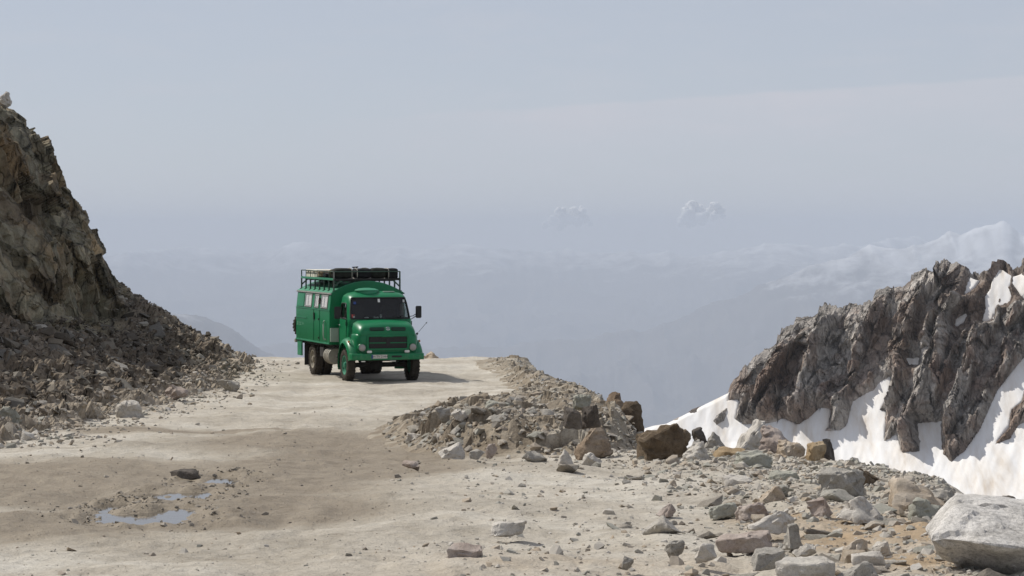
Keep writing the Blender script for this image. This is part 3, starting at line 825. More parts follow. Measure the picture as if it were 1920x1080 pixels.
# boulders one can point at: image box (x0, y0, x1, y1), stone, depth/width, boxiness, extra distance, yaw, label
BOULDERS = [
    ((1188, 800, 1300, 866), 'brown', 1.0, 'block', 0, 12, 'large dark brown block at the road edge beside the rubble bank'),
    ((1254, 801, 1306, 846), 'brown', 0.9, 4, 1.0, 40, 'dark brown boulder leaning behind the large brown block'),
    ((1296, 802, 1338, 842), 'dark', 0.9, 4, 1.6, 15, 'nearly black boulder between the brown block and the grey pyramid'),
    ((1270, 826, 1338, 866), 'pale', 0.9, 'wedgeL', -0.6, 25, 'pale grey wedge in front of the grey pyramid rock'),
    ((1308, 810, 1368, 850), 'grey', 0.9, 'pyr', 0.6, 10, 'grey pyramid shaped rock with a dark right side'),
    ((1360, 788, 1445, 850), 'pale', 0.8, 'wedgeL', 2.2, 30, 'big whitish slab pile peak in front of the snow'),
    ((1418, 797, 1515, 860), 'pink', 0.8, 'wedgeR', 1.4, -20, 'broad pinkish slab leaning right of the whitish slab'),
    ((1448, 826, 1515, 872), 'tan', 0.9, 'block', 0.4, 20, 'tan grey block below the pinkish slab'),
    ((1373, 846, 1458, 884), 'green', 0.7, 'block', 0, 14, 'flat topped greenish grey block with a dark end'),
    ((1503, 828, 1548, 878), 'ochre', 0.9, 'block', 0.8, 20, 'orange brown block standing before the snow'),
    ((1538, 824, 1566, 876), 'dark', 1.1, 3, 1.2, 0, 'narrow dark spiky rock right of the orange brown block'),
    ((1333, 842, 1402, 864), 'ochre', 0.8, 'slab', -0.1, 8, 'low yellow ochre slab right of the pale wedge'),
    ((1524, 878, 1632, 942), 'grey', 0.9, 'block', 0, -16, 'big square grey block with a pale flat top'),
    ((1586, 882, 1657, 938), 'brown', 0.9, 4, 1.2, 10, 'rounded brown boulder behind the square grey block'),
    ((1652, 896, 1806, 968), 'tan', 0.8, 'wedgeR', 0.6, 12, 'wide tan pyramid boulder at the edge of the snow'),
    ((1700, 932, 1782, 972), 'green', 0.6, 'wedgeR', -0.5, 20, 'grey green slab leaning on the tan pyramid boulder'),
    ((1738, 914, 1806, 962), 'grey', 0.9, 3, 0.4, -10, 'rough grey rock right of the tan pyramid boulder'),
    ((1864, 930, 1912, 960), 'dark', 0.9, 4, 1.0, 10, 'small dark rock above the white granite boulder against the snow'),
    ((1563, 932, 1664, 978), 'pale', 0.7, 'pyr', -0.4, -15, 'light grey triangular slab below the square grey block'),
    ((1513, 934, 1568, 974), 'pink', 0.9, 4, -0.2, 30, 'pinkish stone left of the light grey triangular slab'),
    ((1406, 911, 1478, 952), 'tan', 0.9, 'wedgeL', 0.2, 15, 'tan triangular rock with a shaded right face'),
    ((1438, 884, 1502, 908), 'green', 0.8, 'slab', 0.1, 10, 'flat greenish slab left of the square grey block'),
    ((1350, 893, 1412, 912), 'pale', 0.7, 'slab', 0, -6, 'flat whitish slab lying alone on the gravel'),
    ((1378, 944, 1448, 976), 'pink', 0.8, 'slab', 0.1, 20, 'low brownish rock left of the long whitish slab'),
    ((1384, 953, 1498, 996), 'pale', 0.6, 'wedgeL', -0.2, 24, 'long whitish slab tilted down to the left'),
    ((1340, 998, 1450, 1034), 'pink', 0.6, 'slab', 0, -5, 'long reddish brown slab with a dark front'),
    ((1463, 982, 1514, 1028), 'grey', 0.9, 'wedgeR', 0, 25, 'upright pointed grey stone right of the reddish slab'),
    ((1405, 1028, 1474, 1064), 'grey', 0.8, 'block', 0, 8, 'rough grey block below the reddish slab'),
    ((1478, 1018, 1530, 1052), 'pale', 0.9, 4, 0, 35, 'light grey angular block below the upright pointed stone'),
    ((1575, 1011, 1634, 1044), 'tan', 0.9, 4.5, 0, 10, 'tan cushion shaped stone on the ochre dirt'),
    ((1632, 1016, 1676, 1042), 'pale', 0.9, 'block', 0.1, -20, 'small whitish block right of the tan cushion shaped stone'),
    ((1448, 1046, 1566, 1086), 'pale', 0.6, 'slab', 0, 6, 'long pale slab at the bottom edge of the picture'),
    ((1560, 1053, 1656, 1088), 'grey', 0.7, 'wedgeL', 0, -12, 'grey slab right of the long pale slab at the bottom edge'),
    ((1590, 1036, 1664, 1058), 'pale', 0.5, 'slab', 0, 14, 'thin pale slab just below the tan cushion shaped stone'),
    ((1328, 944, 1392, 970), 'green', 0.7, 'slab', 0, 4, 'dark green flat stone on the gravel'),
    ((1227, 944, 1269, 967), 'pink', 0.9, 'wedgeL', 0, 20, 'small pinkish stone left of the dark green flat stone'),
    ((1240, 1014, 1290, 1043), 'grey', 0.8, 4, 0, -20, 'grey brown stone left of the reddish slab'),
    ((1297, 1019, 1343, 1053), 'pale', 0.9, 4, 0, 15, 'light grey stone just left of the rough grey block'),
    ((1160, 1042, 1191, 1066), 'grey', 0.9, 4, 0, 30, 'small grey stone alone near the bottom of the road'),
    ((836, 1021, 904, 1054), 'pink', 0.6, 'block', 0, -4, 'brick shaped grey brown stone on the bare road'),
    ((914, 977, 995, 1003), 'pale', 0.6, 'slab', 0, 10, 'flat pale slab on the road behind the brick shaped stone'),
    ((752, 864, 786, 880), 'pink', 0.8, 5, 0, 0, 'small square stone on the road in front of the rubble bank'),
    ((316, 880, 386, 898), 'dark', 0.8, 'slab', 0, -12, 'dark flat rock half buried beside the puddle'),
    ((903, 753, 956, 780), 'green', 0.6, 'slab', -9.5, -8, 'pale green slab lying on top of the rubble bank'),
    ((816, 764, 846, 790), 'grey', 0.9, 2.6, -11, 0, 'rounded grey stone on the rubble bank left of the pale green slab'),
    ((848, 766, 880, 790), 'pale', 0.9, 3, -11.5, 0, 'pale stone between the rounded grey stone and the green slab'),
    ((1072, 740, 1112, 766), 'green', 0.9, 'block', -18, 10, 'green grey block on the crest of the rubble bank'),
    ((966, 744, 986, 766), 'pale', 0.8, 3, -14, 0, 'small pale pointed stone right of the pale green slab'),
    ((1054, 764, 1092, 800), 'dark', 0.9, 'block', -16, 5, 'dark block in the shaded face of the rubble bank'),
    ((1086, 760, 1128, 800), 'dark', 0.9, 'block', -15.6, 25, 'dark block right of its twin in the shaded bank'),
    ((1112, 736, 1210, 836), 'rust', 0.9, 'wedgeR', 3.0, -12, 'broad slanting brown rock mass forming the outer end of the rubble bank'),
    ((1076, 796, 1152, 860), 'rust', 0.7, 'wedgeL', -0.2, 8, 'squat brown block in the shaded right part of the bank front'),
    ((1150, 754, 1212, 824), 'brown', 0.8, 3, 0.0, 30, 'reddish brown boulder at the outer end of the rubble bank'),
    ((1042, 843, 1078, 874), 'pale', 0.9, 'pyr', 0, 10, 'white pointed stone at the foot of the rubble bank'),
    ((1084, 850, 1132, 876), 'pale', 0.8, 3.5, 0, -20, 'whitish block right of the white pointed stone'),
    ((812, 812, 848, 838), 'pale', 0.9, 2.8, -0.2, 30, 'white stone at the left foot of the rubble bank'),
    ((818, 830, 874, 856), 'pale', 0.8, 'wedgeL', -0.5, 10, 'largest whitish stone at the left foot of the rubble bank'),
    ((878, 842, 912, 860), 'grey', 0.8, 4, -0.3, -10, 'flat grey stone right of the largest whitish stone'),
    ((974, 846, 1030, 868), 'grey', 0.7, 3, 0, 15, 'low wedge stone left of the white pointed stone'),
    ((760, 812, 800, 828), 'pale', 0.6, 5, -0.3, 6, 'thin whitish slab at the left tail of the rubble bank'),
    ((908, 832, 938, 856), 'pink', 0.8, 3, -0.3, 20, 'pinkish wedge at the foot of the bank face'),
    ((214, 752, 270, 782), 'pale', 0.7, 'block', 0, -10, 'white block at the foot of the left scree'),
    ((268, 672, 332, 706), 'grey', 0.7, 'wedgeR', -1.0, 14, 'big pale grey slab in the shaded scree'),
    ((8, 708, 34, 750), 'granite', 0.9, 3, -1.5, 10, 'upright white stone near the left frame edge'),
    ((-12, 762, 44, 814), 'green', 0.9, 5, 0.2, 20, 'green grey tilted block low at the left frame edge'),
    ((38, 808, 64, 828), 'pale', 0.5, 2.4, 0, 0, 'pale disc shaped stone at the left end of the road'),
    ((408, 711, 452, 736), 'grey', 0.7, 4, 0, 10, 'grey slab on the road edge at the end of the scree'),
    ((362, 682, 386, 702), 'granite', 0.8, 2.5, 0, 0, 'small white pointed stone at the far end of the scree'),
    ((262, 710, 292, 732), 'tan', 0.8, 4, -1.0, 10, 'tan stone in the sunlit strip of the left scree'),
    ((300, 722, 354, 752), 'pink', 0.6, 4, 0, -15, 'brown ribbed slab at the scree foot'),
    ((138, 738, 196, 762), 'tan', 0.6, 5, -0.6, 10, 'yellow tan slab in the scree above the white block'),
    ((790, 660, 822, 682), 'tan', 0.8, 3, 8, 0, 'beige boulder on the far road edge behind the truck'),
    ((470, 664, 482, 674), 'grey', 0.8, 3, 6, 0, 'tiny grey rock on the far crest of the road'),
]
for i, ((x0, y0, x1, y1), kind, dep, p, dd, yaw, lab) in enumerate(BOULDERS):
    y = y_at(min(y1, 1079)) * (1 + max(0, y1 - 1079) * -0.0007) + (dd if dd > -5 else 0)
    if dd <= -5: y = y_at(y1) + dd
    x = float(pix((x0 + x1) / 2, y1, y)[0])
    s = y / F_PX
    w, h = (x1 - x0) * s, (y1 - y0) * s
    zb = float(pix(0, y1, y)[2])
    sz = surf_z(x, y)
    if y > 37 and y < 96 and x < -8.0:
        pass
    z = zb - 0.13 * h
    cm = 1.0 / (abs(math.cos(R(yaw))) + dep * abs(math.sin(R(yaw))))
    me = rock_mesh('boulder', RK[kind], seed=300 + i * 7, size=(w * cm * 1.02, w * dep * cm, h * 1.17), n=12, p=4 if isinstance(p, str) else p + 1.5,
                   corners=None if not isinstance(p, str) else np.array(SHAPES[p]) * np.random.RandomState(40 + i).uniform(0.66, 1.1, (len(SHAPES[p]), 3)) + np.random.RandomState(90 + i).uniform(-0.12, 0.12, (len(SHAPES[p]), 3)), sub=3 if w > 0.3 else 2, rough=0.085, bev=0.035)
    o = link(bpy.data.objects.new('boulder', me))
    o.location = (x, y, z)
    o.rotation_euler = (R((i * 37) % 17 - 8), R((i * 53) % 15 - 7), R(yaw))
    tag(o, lab, 'boulder', 'boulders and slabs along the mountain road')

# the great granite boulder in the near right corner
s_ = 18.6 / F_PX
gx, gy = float(pix(1905, 1040, 18.6)[0]), 18.9
zt = float(pix(1800, 936, 18.9)[2]); zb = float(pix(1800, 1100, 18.4)[2])
C = [(-1, -0.55, 0.10), (-0.98, 0.3, 0.2), (-0.5, 0.75, 0.98), (-0.62, 0.0, 1.0), (0.1, 0.6, 0.92), (0.8, 0.5, 0.72), (1, -0.2, 0.45), (0.85, -0.8, -0.12), (0.2, -0.95, -0.10), (-0.5, -0.9, 0.08),
     (-0.9, -0.3, -0.35), (-0.55, 0.1, -1), (0.7, -0.35, -1), (0.9, 0.5, -1), (-0.4, 0.6, -1), (0.1, -0.5, -0.95)]
me = rock_mesh('boulder', RK['granite'], seed=911, size=(310 * s_ * 1.02, 300 * s_, zt - zb), corners=C, sub=4, rough=0.045, bev=0.035)
o = link(bpy.data.objects.new('boulder', me))
o.location = (gx, gy, zb)
tag(o, 'great speckled white granite boulder in the near right corner', 'boulder', 'boulders and slabs along the mountain road')

# pale boulder balanced on the cliff top
me = rock_mesh('boulder', RK['pale'], seed=83, size=(0.55, 0.45, 0.62), n=14, p=2.6, sub=3, rough=0.10)
o = link(bpy.data.objects.new('boulder', me))
CLIFF_BOULDER = o
tag(o, 'pale boulder perched on top of the left rock face', 'boulder', 'boulders and slabs along the mountain road')

# countable stones: copies of a few shapes
rng = random.Random(5)
PROTO = {}
def protos(mat, key, flat):
    out = []
    for k in range(9):
        out.append(rock_mesh('stone', mat, seed=500 + k * 13 + len(key), size=(1.0, 0.62 + 0.18 * (k % 3), 0.30 + flat * 0.1 * (k % 4)), n=10 + k % 4, p=5 + k % 4, sub=2, rough=0.05, bev=0.03))
    PROTO[key] = out
protos(M_STONE, 'stone', 0.7)
protos(M_SCREE, 'scree', 0.6)
def place_stone(key, loc, size, label, group, nrm_=None, sink=0.15):
    o = bpy.data.objects.new('stone', rng.choice(PROTO[key]))
    s = size
    o.scale = (s, s * rng.uniform(0.75, 1.15), s * rng.uniform(0.55, 1.1))
    rot = Euler((rng.uniform(-0.2, 0.2), rng.uniform(-0.2, 0.2), rng.uniform(0, 6.28))).to_matrix()
    if nrm_ is not None:
        rot = Vector((0, 0, 1)).rotation_difference(Vector(nrm_).normalized()).to_matrix() @ rot
    o.rotation_euler = rot.to_euler()
    o.location = (loc[0], loc[1], loc[2] - sink * s * 0.4)
    COL.objects.link(o)
    return tag(o, label, 'stone', group)

# scree slabs on the left
nv = len(sv)
for k in range(90):
    while True:
        i, j = rng.randrange(60, nv - 60), rng.randrange(8, 140)
        x, y, z = HILL[i, j]
        px = 960 + F_PX * x / y
        if -30 < px < 470 and T[0, j] < 6.0: break
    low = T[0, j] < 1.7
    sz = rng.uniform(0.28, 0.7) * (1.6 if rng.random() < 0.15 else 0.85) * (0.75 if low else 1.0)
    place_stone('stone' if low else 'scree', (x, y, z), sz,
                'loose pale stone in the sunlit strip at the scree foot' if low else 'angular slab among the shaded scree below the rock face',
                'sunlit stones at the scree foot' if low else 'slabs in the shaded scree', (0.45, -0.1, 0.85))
# stones of the bank
cnt = 0
while cnt < 110:
    i, j = rng.randrange(0, len(yb)), rng.randrange(0, len(xb))
    if hb[i, j] < 0.10 or xb[j] > x_edge(yb[i]) + 0.5: continue
    x, y, z = BANKP[i, j]
    if y > 60 and rng.random() < 0.5: continue
    if cnt >= 60 and y > 39.5: continue
    place_stone('stone', (x, y, z), rng.uniform(0.12, 0.30) * (1.2 if y > 55 else 1), 'broken grey stone embedded in the rubble bank', 'stones of the rubble bank', (rng.uniform(-.3, .3), -0.3, 1), 0.3)
    cnt += 1
# stones on the right verge
cnt = 0
while cnt < 100:
    y = rng.uniform(17.0, 36.5)
    px = rng.uniform(1020, 1900)
    x = float(pix(px, 900, y)[0])
    if x > x_edge(y) - 0.1 or rng.random() > sstep(1050, 1500, px) + 0.15: continue
    place_stone('stone', (x, y, surf_z(x, y)), 0.09 + 0.30 * rng.random() ** 2.2, 'small loose stone strewn over the gravel verge', 'small stones on the right verge', None, 0.2)
    cnt += 1

# gravel and rubble nobody could count
def base_stone(seed, flat):
    bm = bmesh.new()
    r = np.random.RandomState(seed)
    v = r.normal(size=(11, 3)); v /= ((np.abs(v) ** 6).sum(1) ** (1 / 6))[:, None]
    v *= np.array([0.5, 0.4, 0.5 * flat])
    for q in v: bm.verts.new(q)
    res = bmesh.ops.convex_hull(bm, input=bm.verts[:])
    junk = [g for g in res['geom_interior'] + res['geom_unused'] if isinstance(g, bmesh.types.BMVert) and g.is_valid]
    if junk: bmesh.ops.delete(bm, geom=list(set(junk)), context='VERTS')
    bmesh.ops.triangulate(bm, faces=bm.faces[:])
    bm.verts.ensure_lookup_table()
    for k, q in enumerate(bm.verts): q.index = k
    V = np.array([q.co[:] for q in bm.verts]); Fc = np.array([[w.index for w in f.verts] for f in bm.faces])
    bm.free()
    return V, Fc
BASES = [base_stone(700 + k, 0.45 + 0.12 * (k % 4)) for k in range(8)]
nr = np.random.RandomState(9)
def scatter_mesh(name, P, S, mat, label, tint=None):
    Vs, Fs, Ts, off = [], [], [], 0
    for k in range(len(P)):
        V, Fc = BASES[nr.randint(len(BASES))]
        a, b2 = nr.uniform(0, 6.283), nr.uniform(-0.5, 0.5)
        ca, sa, cb, sb = math.cos(a), math.sin(a), math.cos(b2), math.sin(b2)
        M = np.array([[ca, -sa, 0], [sa, ca, 0], [0, 0, 1]]) @ np.array([[1, 0, 0], [0, cb, -sb], [0, sb, cb]])
        Vs.append((V * S[k]) @ M.T + P[k]); Fs.append(Fc + off); off += len(V)
        Ts.append(np.full(len(V), nr.uniform() if tint is None else tint[k]))
    me = mesh_from(name, np.concatenate(Vs), np.concatenate(Fs), mat, False, {'tint': np.concatenate(Ts)})
    o = link(bpy.data.objects.new(name, me))
    return tag(o, label, name.replace('_', ' '), kind='stuff')

# road gravel: sparse on the road, thick towards the verges
P = []; S = []
def add_g(n, fx, fy, fs, dens):
    k = 0
    while k < n:
        y = fy(); x = fx(y)
        if nr.uniform() > dens(x, y): continue
        P.append((x, y)); S.append(fs()); k += 1
log_y = lambda a, b: (lambda: a * (b / a) ** nr.uniform())
ev = lambda x, y: float(sstep(2.6, 0.2, x_edge(y) - x)) if False else float(np.clip(1 - (x_edge(y) - x - 0.2) / 3.2, 0.05, 1)) * (x < x_edge(y) + 0.3)
add_g(2600, lambda y: nr.uniform(-0.21, 0.21) * y, log_y(16, 60), lambda: min(0.012 * math.exp(abs(nr.normal()) * 0.75), 0.09), lambda x, y: (0.35 + 0.65 * (vnoise(np.array([x * 0.5]), np.array([y * 0.35]), 0, 3)[0] > 0)) * (x < x_edge(y)))
add_g(7500, lambda y: nr.uniform(-0.02, 0.21) * y, log_y(16, 37), lambda: min(0.022 * math.exp(abs(nr.normal()) * 0.8), 0.14), ev)
add_g(4500, lambda y: nr.uniform(-0.21, 0.21) * y, log_y(16, 42), lambda: nr.uniform(0.006, 0.014), lambda x, y: float(x < x_edge(y)))
add_g(1300, lambda y: x_left(y) + nr.normal() * 0.7 + 0.2, log_y(37, 95), lambda: min(0.05 * math.exp(abs(nr.normal()) * 0.6), 0.22), lambda x, y: 1.0)
for (a, b_, rx, ry, zw) in PUDG:
    for k in range(170):
        t = nr.uniform(0, 6.28); q = nr.uniform(0.75, 1.6)
        P.append((a + rx * q * math.cos(t), b_ + ry * q * math.sin(t))); S.append(min(0.016 * math.exp(abs(nr.normal()) * 0.6), 0.06))
P = np.array(P); S = np.array(S)
Zp = ground_z(P[:, 0], P[:, 1]) + S * 0.08
wetp = wet_mask(P[:, 0], P[:, 1])
tint = np.where(wetp > 0.45, nr.uniform(0.0, 0.3, len(P)), nr.uniform(0.45, 1, len(P)))
scatter_mesh('gravel', np.c_[P, Zp], S, M_GRAVEL, 'loose gravel over the road and its verges', tint)
# rubble on the bank
idx_near = [(i, j) for i in range(0, len(yb)) if yb[i] < 41 for j in range(0, len(xb)) if hb[i, j] > 0.02 and xb[j] < x_edge(yb[i]) + 0.8]
idx = [(i, j) for i in range(0, len(yb)) for j in range(0, len(xb)) if hb[i, j] > 0.03 and xb[j] < x_edge(yb[i]) + 1.2]
sel = nr.choice(len(idx), 4200)
idx = idx + idx_near
sel = np.concatenate([sel, len(idx) - len(idx_near) + nr.choice(len(idx_near), 1500)])
# as many near stones as far ones
Pb = np.array([BANKP[idx[k]] for k in sel]) + nr.normal(size=(5700, 3)) * np.array([0.03, 0.06, 0.012])
Sb = np.minimum(0.04 * np.exp(np.abs(nr.normal(size=5700)) * 0.7), 0.26)
Pb[:, 2] -= 0.15 * Sb
scatter_mesh('rubble', Pb, Sb, M_GRAVEL, 'small broken rubble covering the bank', nr.uniform(0.0, 0.8, 5700))
# rubble in the scree
Ps = []
while len(Ps) < 14000:
    i, j = nr.randint(40, nv - 20), nr.randint(6, 150)
    if T[0, j] > 6.6: continue
    x, y, z = HILL[i, j]
    if 960 + F_PX * x / y < -80: continue
    Ps.append((x, y, z, T[0, j]))
Ps = np.array(Ps)
Ss = np.minimum(0.065 * np.exp(np.abs(nr.normal(size=len(Ps))) * 0.75), 0.7) * np.where(Ps[:, 3] < 1.5, 0.65, 1.0)
Ps[:, 2] -= 0.16 * Ss
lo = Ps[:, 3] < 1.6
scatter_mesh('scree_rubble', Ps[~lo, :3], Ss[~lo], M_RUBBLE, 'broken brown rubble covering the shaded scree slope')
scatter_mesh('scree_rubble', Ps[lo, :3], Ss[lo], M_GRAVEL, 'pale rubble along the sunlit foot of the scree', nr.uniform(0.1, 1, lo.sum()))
# perch the cliff-top boulder: highest hill point seen near image column 18
pxh = 960 + F_PX * HILL[..., 0] / HILL[..., 1]
pyh = HORIZON - F_PX * HILL[..., 2] / HILL[..., 1]
m_ = (pxh > 8) & (pxh < 30)
k_ = np.argmin(np.where(m_, pyh, 1e9))
bp = HILL.reshape(-1, 3)[k_]
CLIFF_BOULDER.location = (bp[0], bp[1], bp[2] - 0.12)

# ------------------------------------------------------------------ the truck (local: x across, -y forward, z up; origin on the ground under the front axle)
def paint(name, col, dirt=0.5, rough=0.38):
    m, n, l, b = new_mat(name)
    tc = n.new('ShaderNodeTexCoord')
    n1 = noise(n, l, tc.outputs['Object'], 1.3, 7, 0.65, 0.4)
    n2 = noise(n, l, tc.outputs['Object'], 9, 6, 0.7)
    mp = n.new('ShaderNodeMapping'); mp.inputs['Scale'].default_value = (6, 6, 0.7)
    l.new(tc.outputs['Object'], mp.inputs['Vector'])
    n3 = noise(n, l, mp.outputs[0], 1.6, 5, 0.6)
    v = ramp(n, [(0.3, (0.86,) * 3), (0.7, (1.12,) * 3)])
    l.new(n1.outputs['Fac'], v.inputs[0])
    c = mixc(n, l, 1.0, col, v.outputs[0], 'MULTIPLY')
    sx = n.new('ShaderNodeSeparateXYZ'); l.new(tc.outputs['Object'], sx.inputs[0])
    low = mapr(n, l, sx.outputs[2], 1.7, 0.7, 0.0, 0.34)
    ad = n.new('ShaderNodeMath'); ad.operation = 'MULTIPLY_ADD'
    l.new(n2.outputs['Fac'], ad.inputs[0]); ad.inputs[1].default_value = 0.5; l.new(low, ad.inputs[2])
    ad2 = n.new('ShaderNodeMath'); ad2.operation = 'MULTIPLY_ADD'
    l.new(n3.outputs['Fac'], ad2.inputs[0]); ad2.inputs[1].default_value = 0.5; l.new(ad.outputs[0], ad2.inputs[2])
    f = mapr(n, l, ad2.outputs[0], 0.78, 1.4, 0.0, dirt)
    c = mixc(n, l, f, c, (0.30, 0.27, 0.21))
    l.new(c, b.inputs['Base Color'])
    l.new(mapr(n, l, f, 0.0, 0.5, rough, 0.8), b.inputs['Roughness'])
    b.inputs['Specular IOR Level'].default_value = 0.35
    l.new(bump(n, l, n1.outputs['Fac'], 0.08, 0.02), b.inputs['Normal'])
    return m
M_GREEN = paint('green_paint', (0.003, 0.160, 0.060, 1), 0.6)
M_GREENL = paint('light_green_paint', (0.035, 0.235, 0.125, 1), 0.4, 0.45)  # lighter green: trim, and sunlight painted into roof and hatch
M_GREEND = paint('dark_green_paint', (0.006, 0.075, 0.036, 1), 0.4, 0.5)
M_BLACK = plain('black_rubber', (0.012, 0.012, 0.012, 1), 0.7)
M_CHASSIS = plain('dark_chassis', (0.022, 0.020, 0.018, 1), 0.85, 0, 0.4, 8)
M_TYRE = plain('dusty_tyre', (0.060, 0.052, 0.043, 1), 0.95, 0, 0.45, 7, 0.1)
M_DARKIN = plain('dark_cab_lining', (0.02, 0.022, 0.02, 1), 0.9)
M_SEAT = plain('seat_cloth', (0.05, 0.045, 0.042, 1), 0.95)
M_WHITE = plain('white_plastic', (0.72, 0.72, 0.68, 1), 0.5, 0, 0.1)
M_CURTAIN = plain('curtain_cloth', (0.80, 0.74, 0.72, 1), 0.9, 0, 0.12, 3)
M_ALU = plain('dull_aluminium', (0.50, 0.50, 0.47, 1), 0.5, 0.5, 0.3)
M_GREYP = plain('pale_grey_green_panel', (0.36, 0.43, 0.37, 1), 0.6, 0, 0.15, 3)
M_TANK = plain('dusty_beige_metal', (0.34, 0.32, 0.27, 1), 0.6, 0.2, 0.25, 4)
M_CHROME = plain('chrome', (0.75, 0.75, 0.75, 1), 0.15, 1.0, 0.05)
M_RAIL = plain('rack_tube', (0.035, 0.075, 0.052, 1), 0.55, 0.1, 0.3)
M_RAILG = plain('grey_rack_post', (0.22, 0.22, 0.20, 1), 0.55, 0.2, 0.3)
M_BLUE = plain('plate_blue', (0.012, 0.05, 0.22, 1), 0.5)
M_RED = plain('red_sticker', (0.45, 0.06, 0.05, 1), 0.5)
M_PLATE = plain('plate_white', (0.55, 0.54, 0.50, 1), 0.5, 0, 0.15)
M_AMBER = plain('amber_lens', (0.5, 0.16, 0.03, 1), 0.3)
def glass(name, tint, gl=0.02):
    m = bpy.data.materials.new(name); m.use_nodes = True
    n, l = m.node_tree.nodes, m.node_tree.links
    n.clear()
    out = n.new('ShaderNodeOutputMaterial'); mx = n.new('ShaderNodeMixShader')
    tr = n.new('ShaderNodeBsdfTransparent'); tr.inputs[0].default_value = (*tint, 1)
    g = n.new('ShaderNodeBsdfGlossy'); g.inputs['Roughness'].default_value = gl
    lw = n.new('ShaderNodeLayerWeight')
    pw = n.new('ShaderNodeMath'); pw.operation = 'POWER'; pw.inputs[1].default_value = 5
    ma = n.new('ShaderNodeMath'); ma.operation = 'MULTIPLY_ADD'; ma.inputs[1].default_value = 0.95; ma.inputs[2].default_value = 0.045
    l.new(lw.outputs['Facing'], pw.inputs[0]); l.new(pw.outputs[0], ma.inputs[0])
    l.new(ma.outputs[0], mx.inputs[0]); l.new(tr.outputs[0], mx.inputs[1]); l.new(g.outputs[0], mx.inputs[2])
    l.new(mx.outputs[0], out.inputs[0])
    return m
M_GLASS = glass('window_glass', (0.55, 0.60, 0.58))
M_LENS = plain('lamp_lens', (0.33, 0.32, 0.30, 1), 0.12, 0, 0.1)

TRUCK_ROT = R(18.4)
TRUCK_S = 1.032
truck = link(bpy.data.objects.new('truck', None))
truck.location = (TRUCK_X, TRUCK_Y, float(ground_z(np.array([TRUCK_X]), np.array([TRUCK_Y]))[0]) - 0.015)
truck.rotation_euler = (0, 0, TRUCK_ROT)
truck.scale = (TRUCK_S,) * 3
tag(truck, 'green bonneted expedition truck with a camper body and loaded roof rack', 'truck')

def part(name, bm, mat, parent, smooth=None):
    me = bpy.data.meshes.new(name)
    bmesh.ops.recalc_face_normals(bm, faces=bm.faces[:])
    bm.to_mesh(me); bm.free()
    if smooth is not None:
        me.polygons.foreach_set('use_smooth', [True] * len(me.polygons))
        me.set_sharp_from_angle(angle=R(smooth))
    me.materials.append(mat)
    return link(bpy.data.objects.new(name, me), parent)

def box(bm, c, s, bev=0.0, rot=None, seg=2):
    mtx = Matrix.Translation(Vector(c)) @ (rot.to_4x4() if rot is not None else Matrix.Identity(4)) @ Matrix.Diagonal((*s, 1))
    r = bmesh.ops.create_cube(bm, size=1.0, matrix=mtx)
    if bev:
        vs = set(r['verts'])
        ed = [e for e in bm.edges if e.verts[0] in vs and e.verts[1] in vs]
        bmesh.ops.bevel(bm, geom=ed, offset=bev, segments=seg, affect='EDGES', clamp_overlap=True)

def tube(bm, pts, r, n=8, closed=False):
    pts = [Vector(p) for p in pts]
    rings = []
    N = len(pts)
    for i, p in enumerate(pts):
        if closed: d = (pts[(i + 1) % N] - pts[i - 1])
        else: d = pts[min(i + 1, N - 1)] - pts[max(i - 1, 0)]
        d.normalize()
        up = Vector((0, 0, 1)) if abs(d.z) < 0.9 else Vector((1, 0, 0))
        a = d.cross(up).normalized(); b_ = d.cross(a)
        rings.append([bm.verts.new(p + r * (math.cos(t) * a + math.sin(t) * b_)) for t in [2 * PI * k / n for k in range(n)]])
    for i in range(N if closed else N - 1):
        A, B = rings[i], rings[(i + 1) % N]
        for k in range(n):
            bm.faces.new((A[k], A[(k + 1) % n], B[(k + 1) % n], B[k]))
    if not closed:
        bm.faces.new(rings[0][::-1]); bm.faces.new(rings[-1])

def lathe_x(bm, c, prof_, n=40):
    """surface of revolution about the x axis; prof_: (x offset, radius)"""
    c = Vector(c)
    rings = [[bm.verts.new(c + Vector((x, r * math.cos(t), r * math.sin(t)))) for t in [2 * PI * k / n for k in range(n)]] for x, r in prof_]
    for A, B in zip(rings[:-1], rings[1:]):
        for k in range(n): bm.faces.new((A[k], A[(k + 1) % n], B[(k + 1) % n], B[k]))

def lathe_y(bm, c, prof_, n=24, tilt=0):
    c = Vector(c)
    rt = Matrix.Rotation(tilt, 3, 'X')
    rings = [[bm.verts.new(c + rt @ Vector((r * math.cos(t), y, r * math.sin(t)))) for t in [2 * PI * k / n for k in range(n)]] for y, r in prof_]
    for A, B in zip(rings[:-1], rings[1:]):
        for k in range(n): bm.faces.new((A[k], A[(k + 1) % n], B[(k + 1) % n], B[k]))

def loft(bm, loops, cap0=True, cap1=True, skip=None, close=True):
    rows_ = [[bm.verts.new(p) for p in lp] for lp in loops]
    for i in range(len(rows_) - 1):
        A, B = rows_[i], rows_[i + 1]
        n = len(A)
        for k in range(n if close else n - 1):
            if skip and skip(i, k): continue
            bm.faces.new((A[k], A[(k + 1) % n], B[(k + 1) % n], B[k]))
    if cap0: bm.faces.new(rows_[0][::-1])
    if cap1: bm.faces.new(rows_[-1])
    return rows_

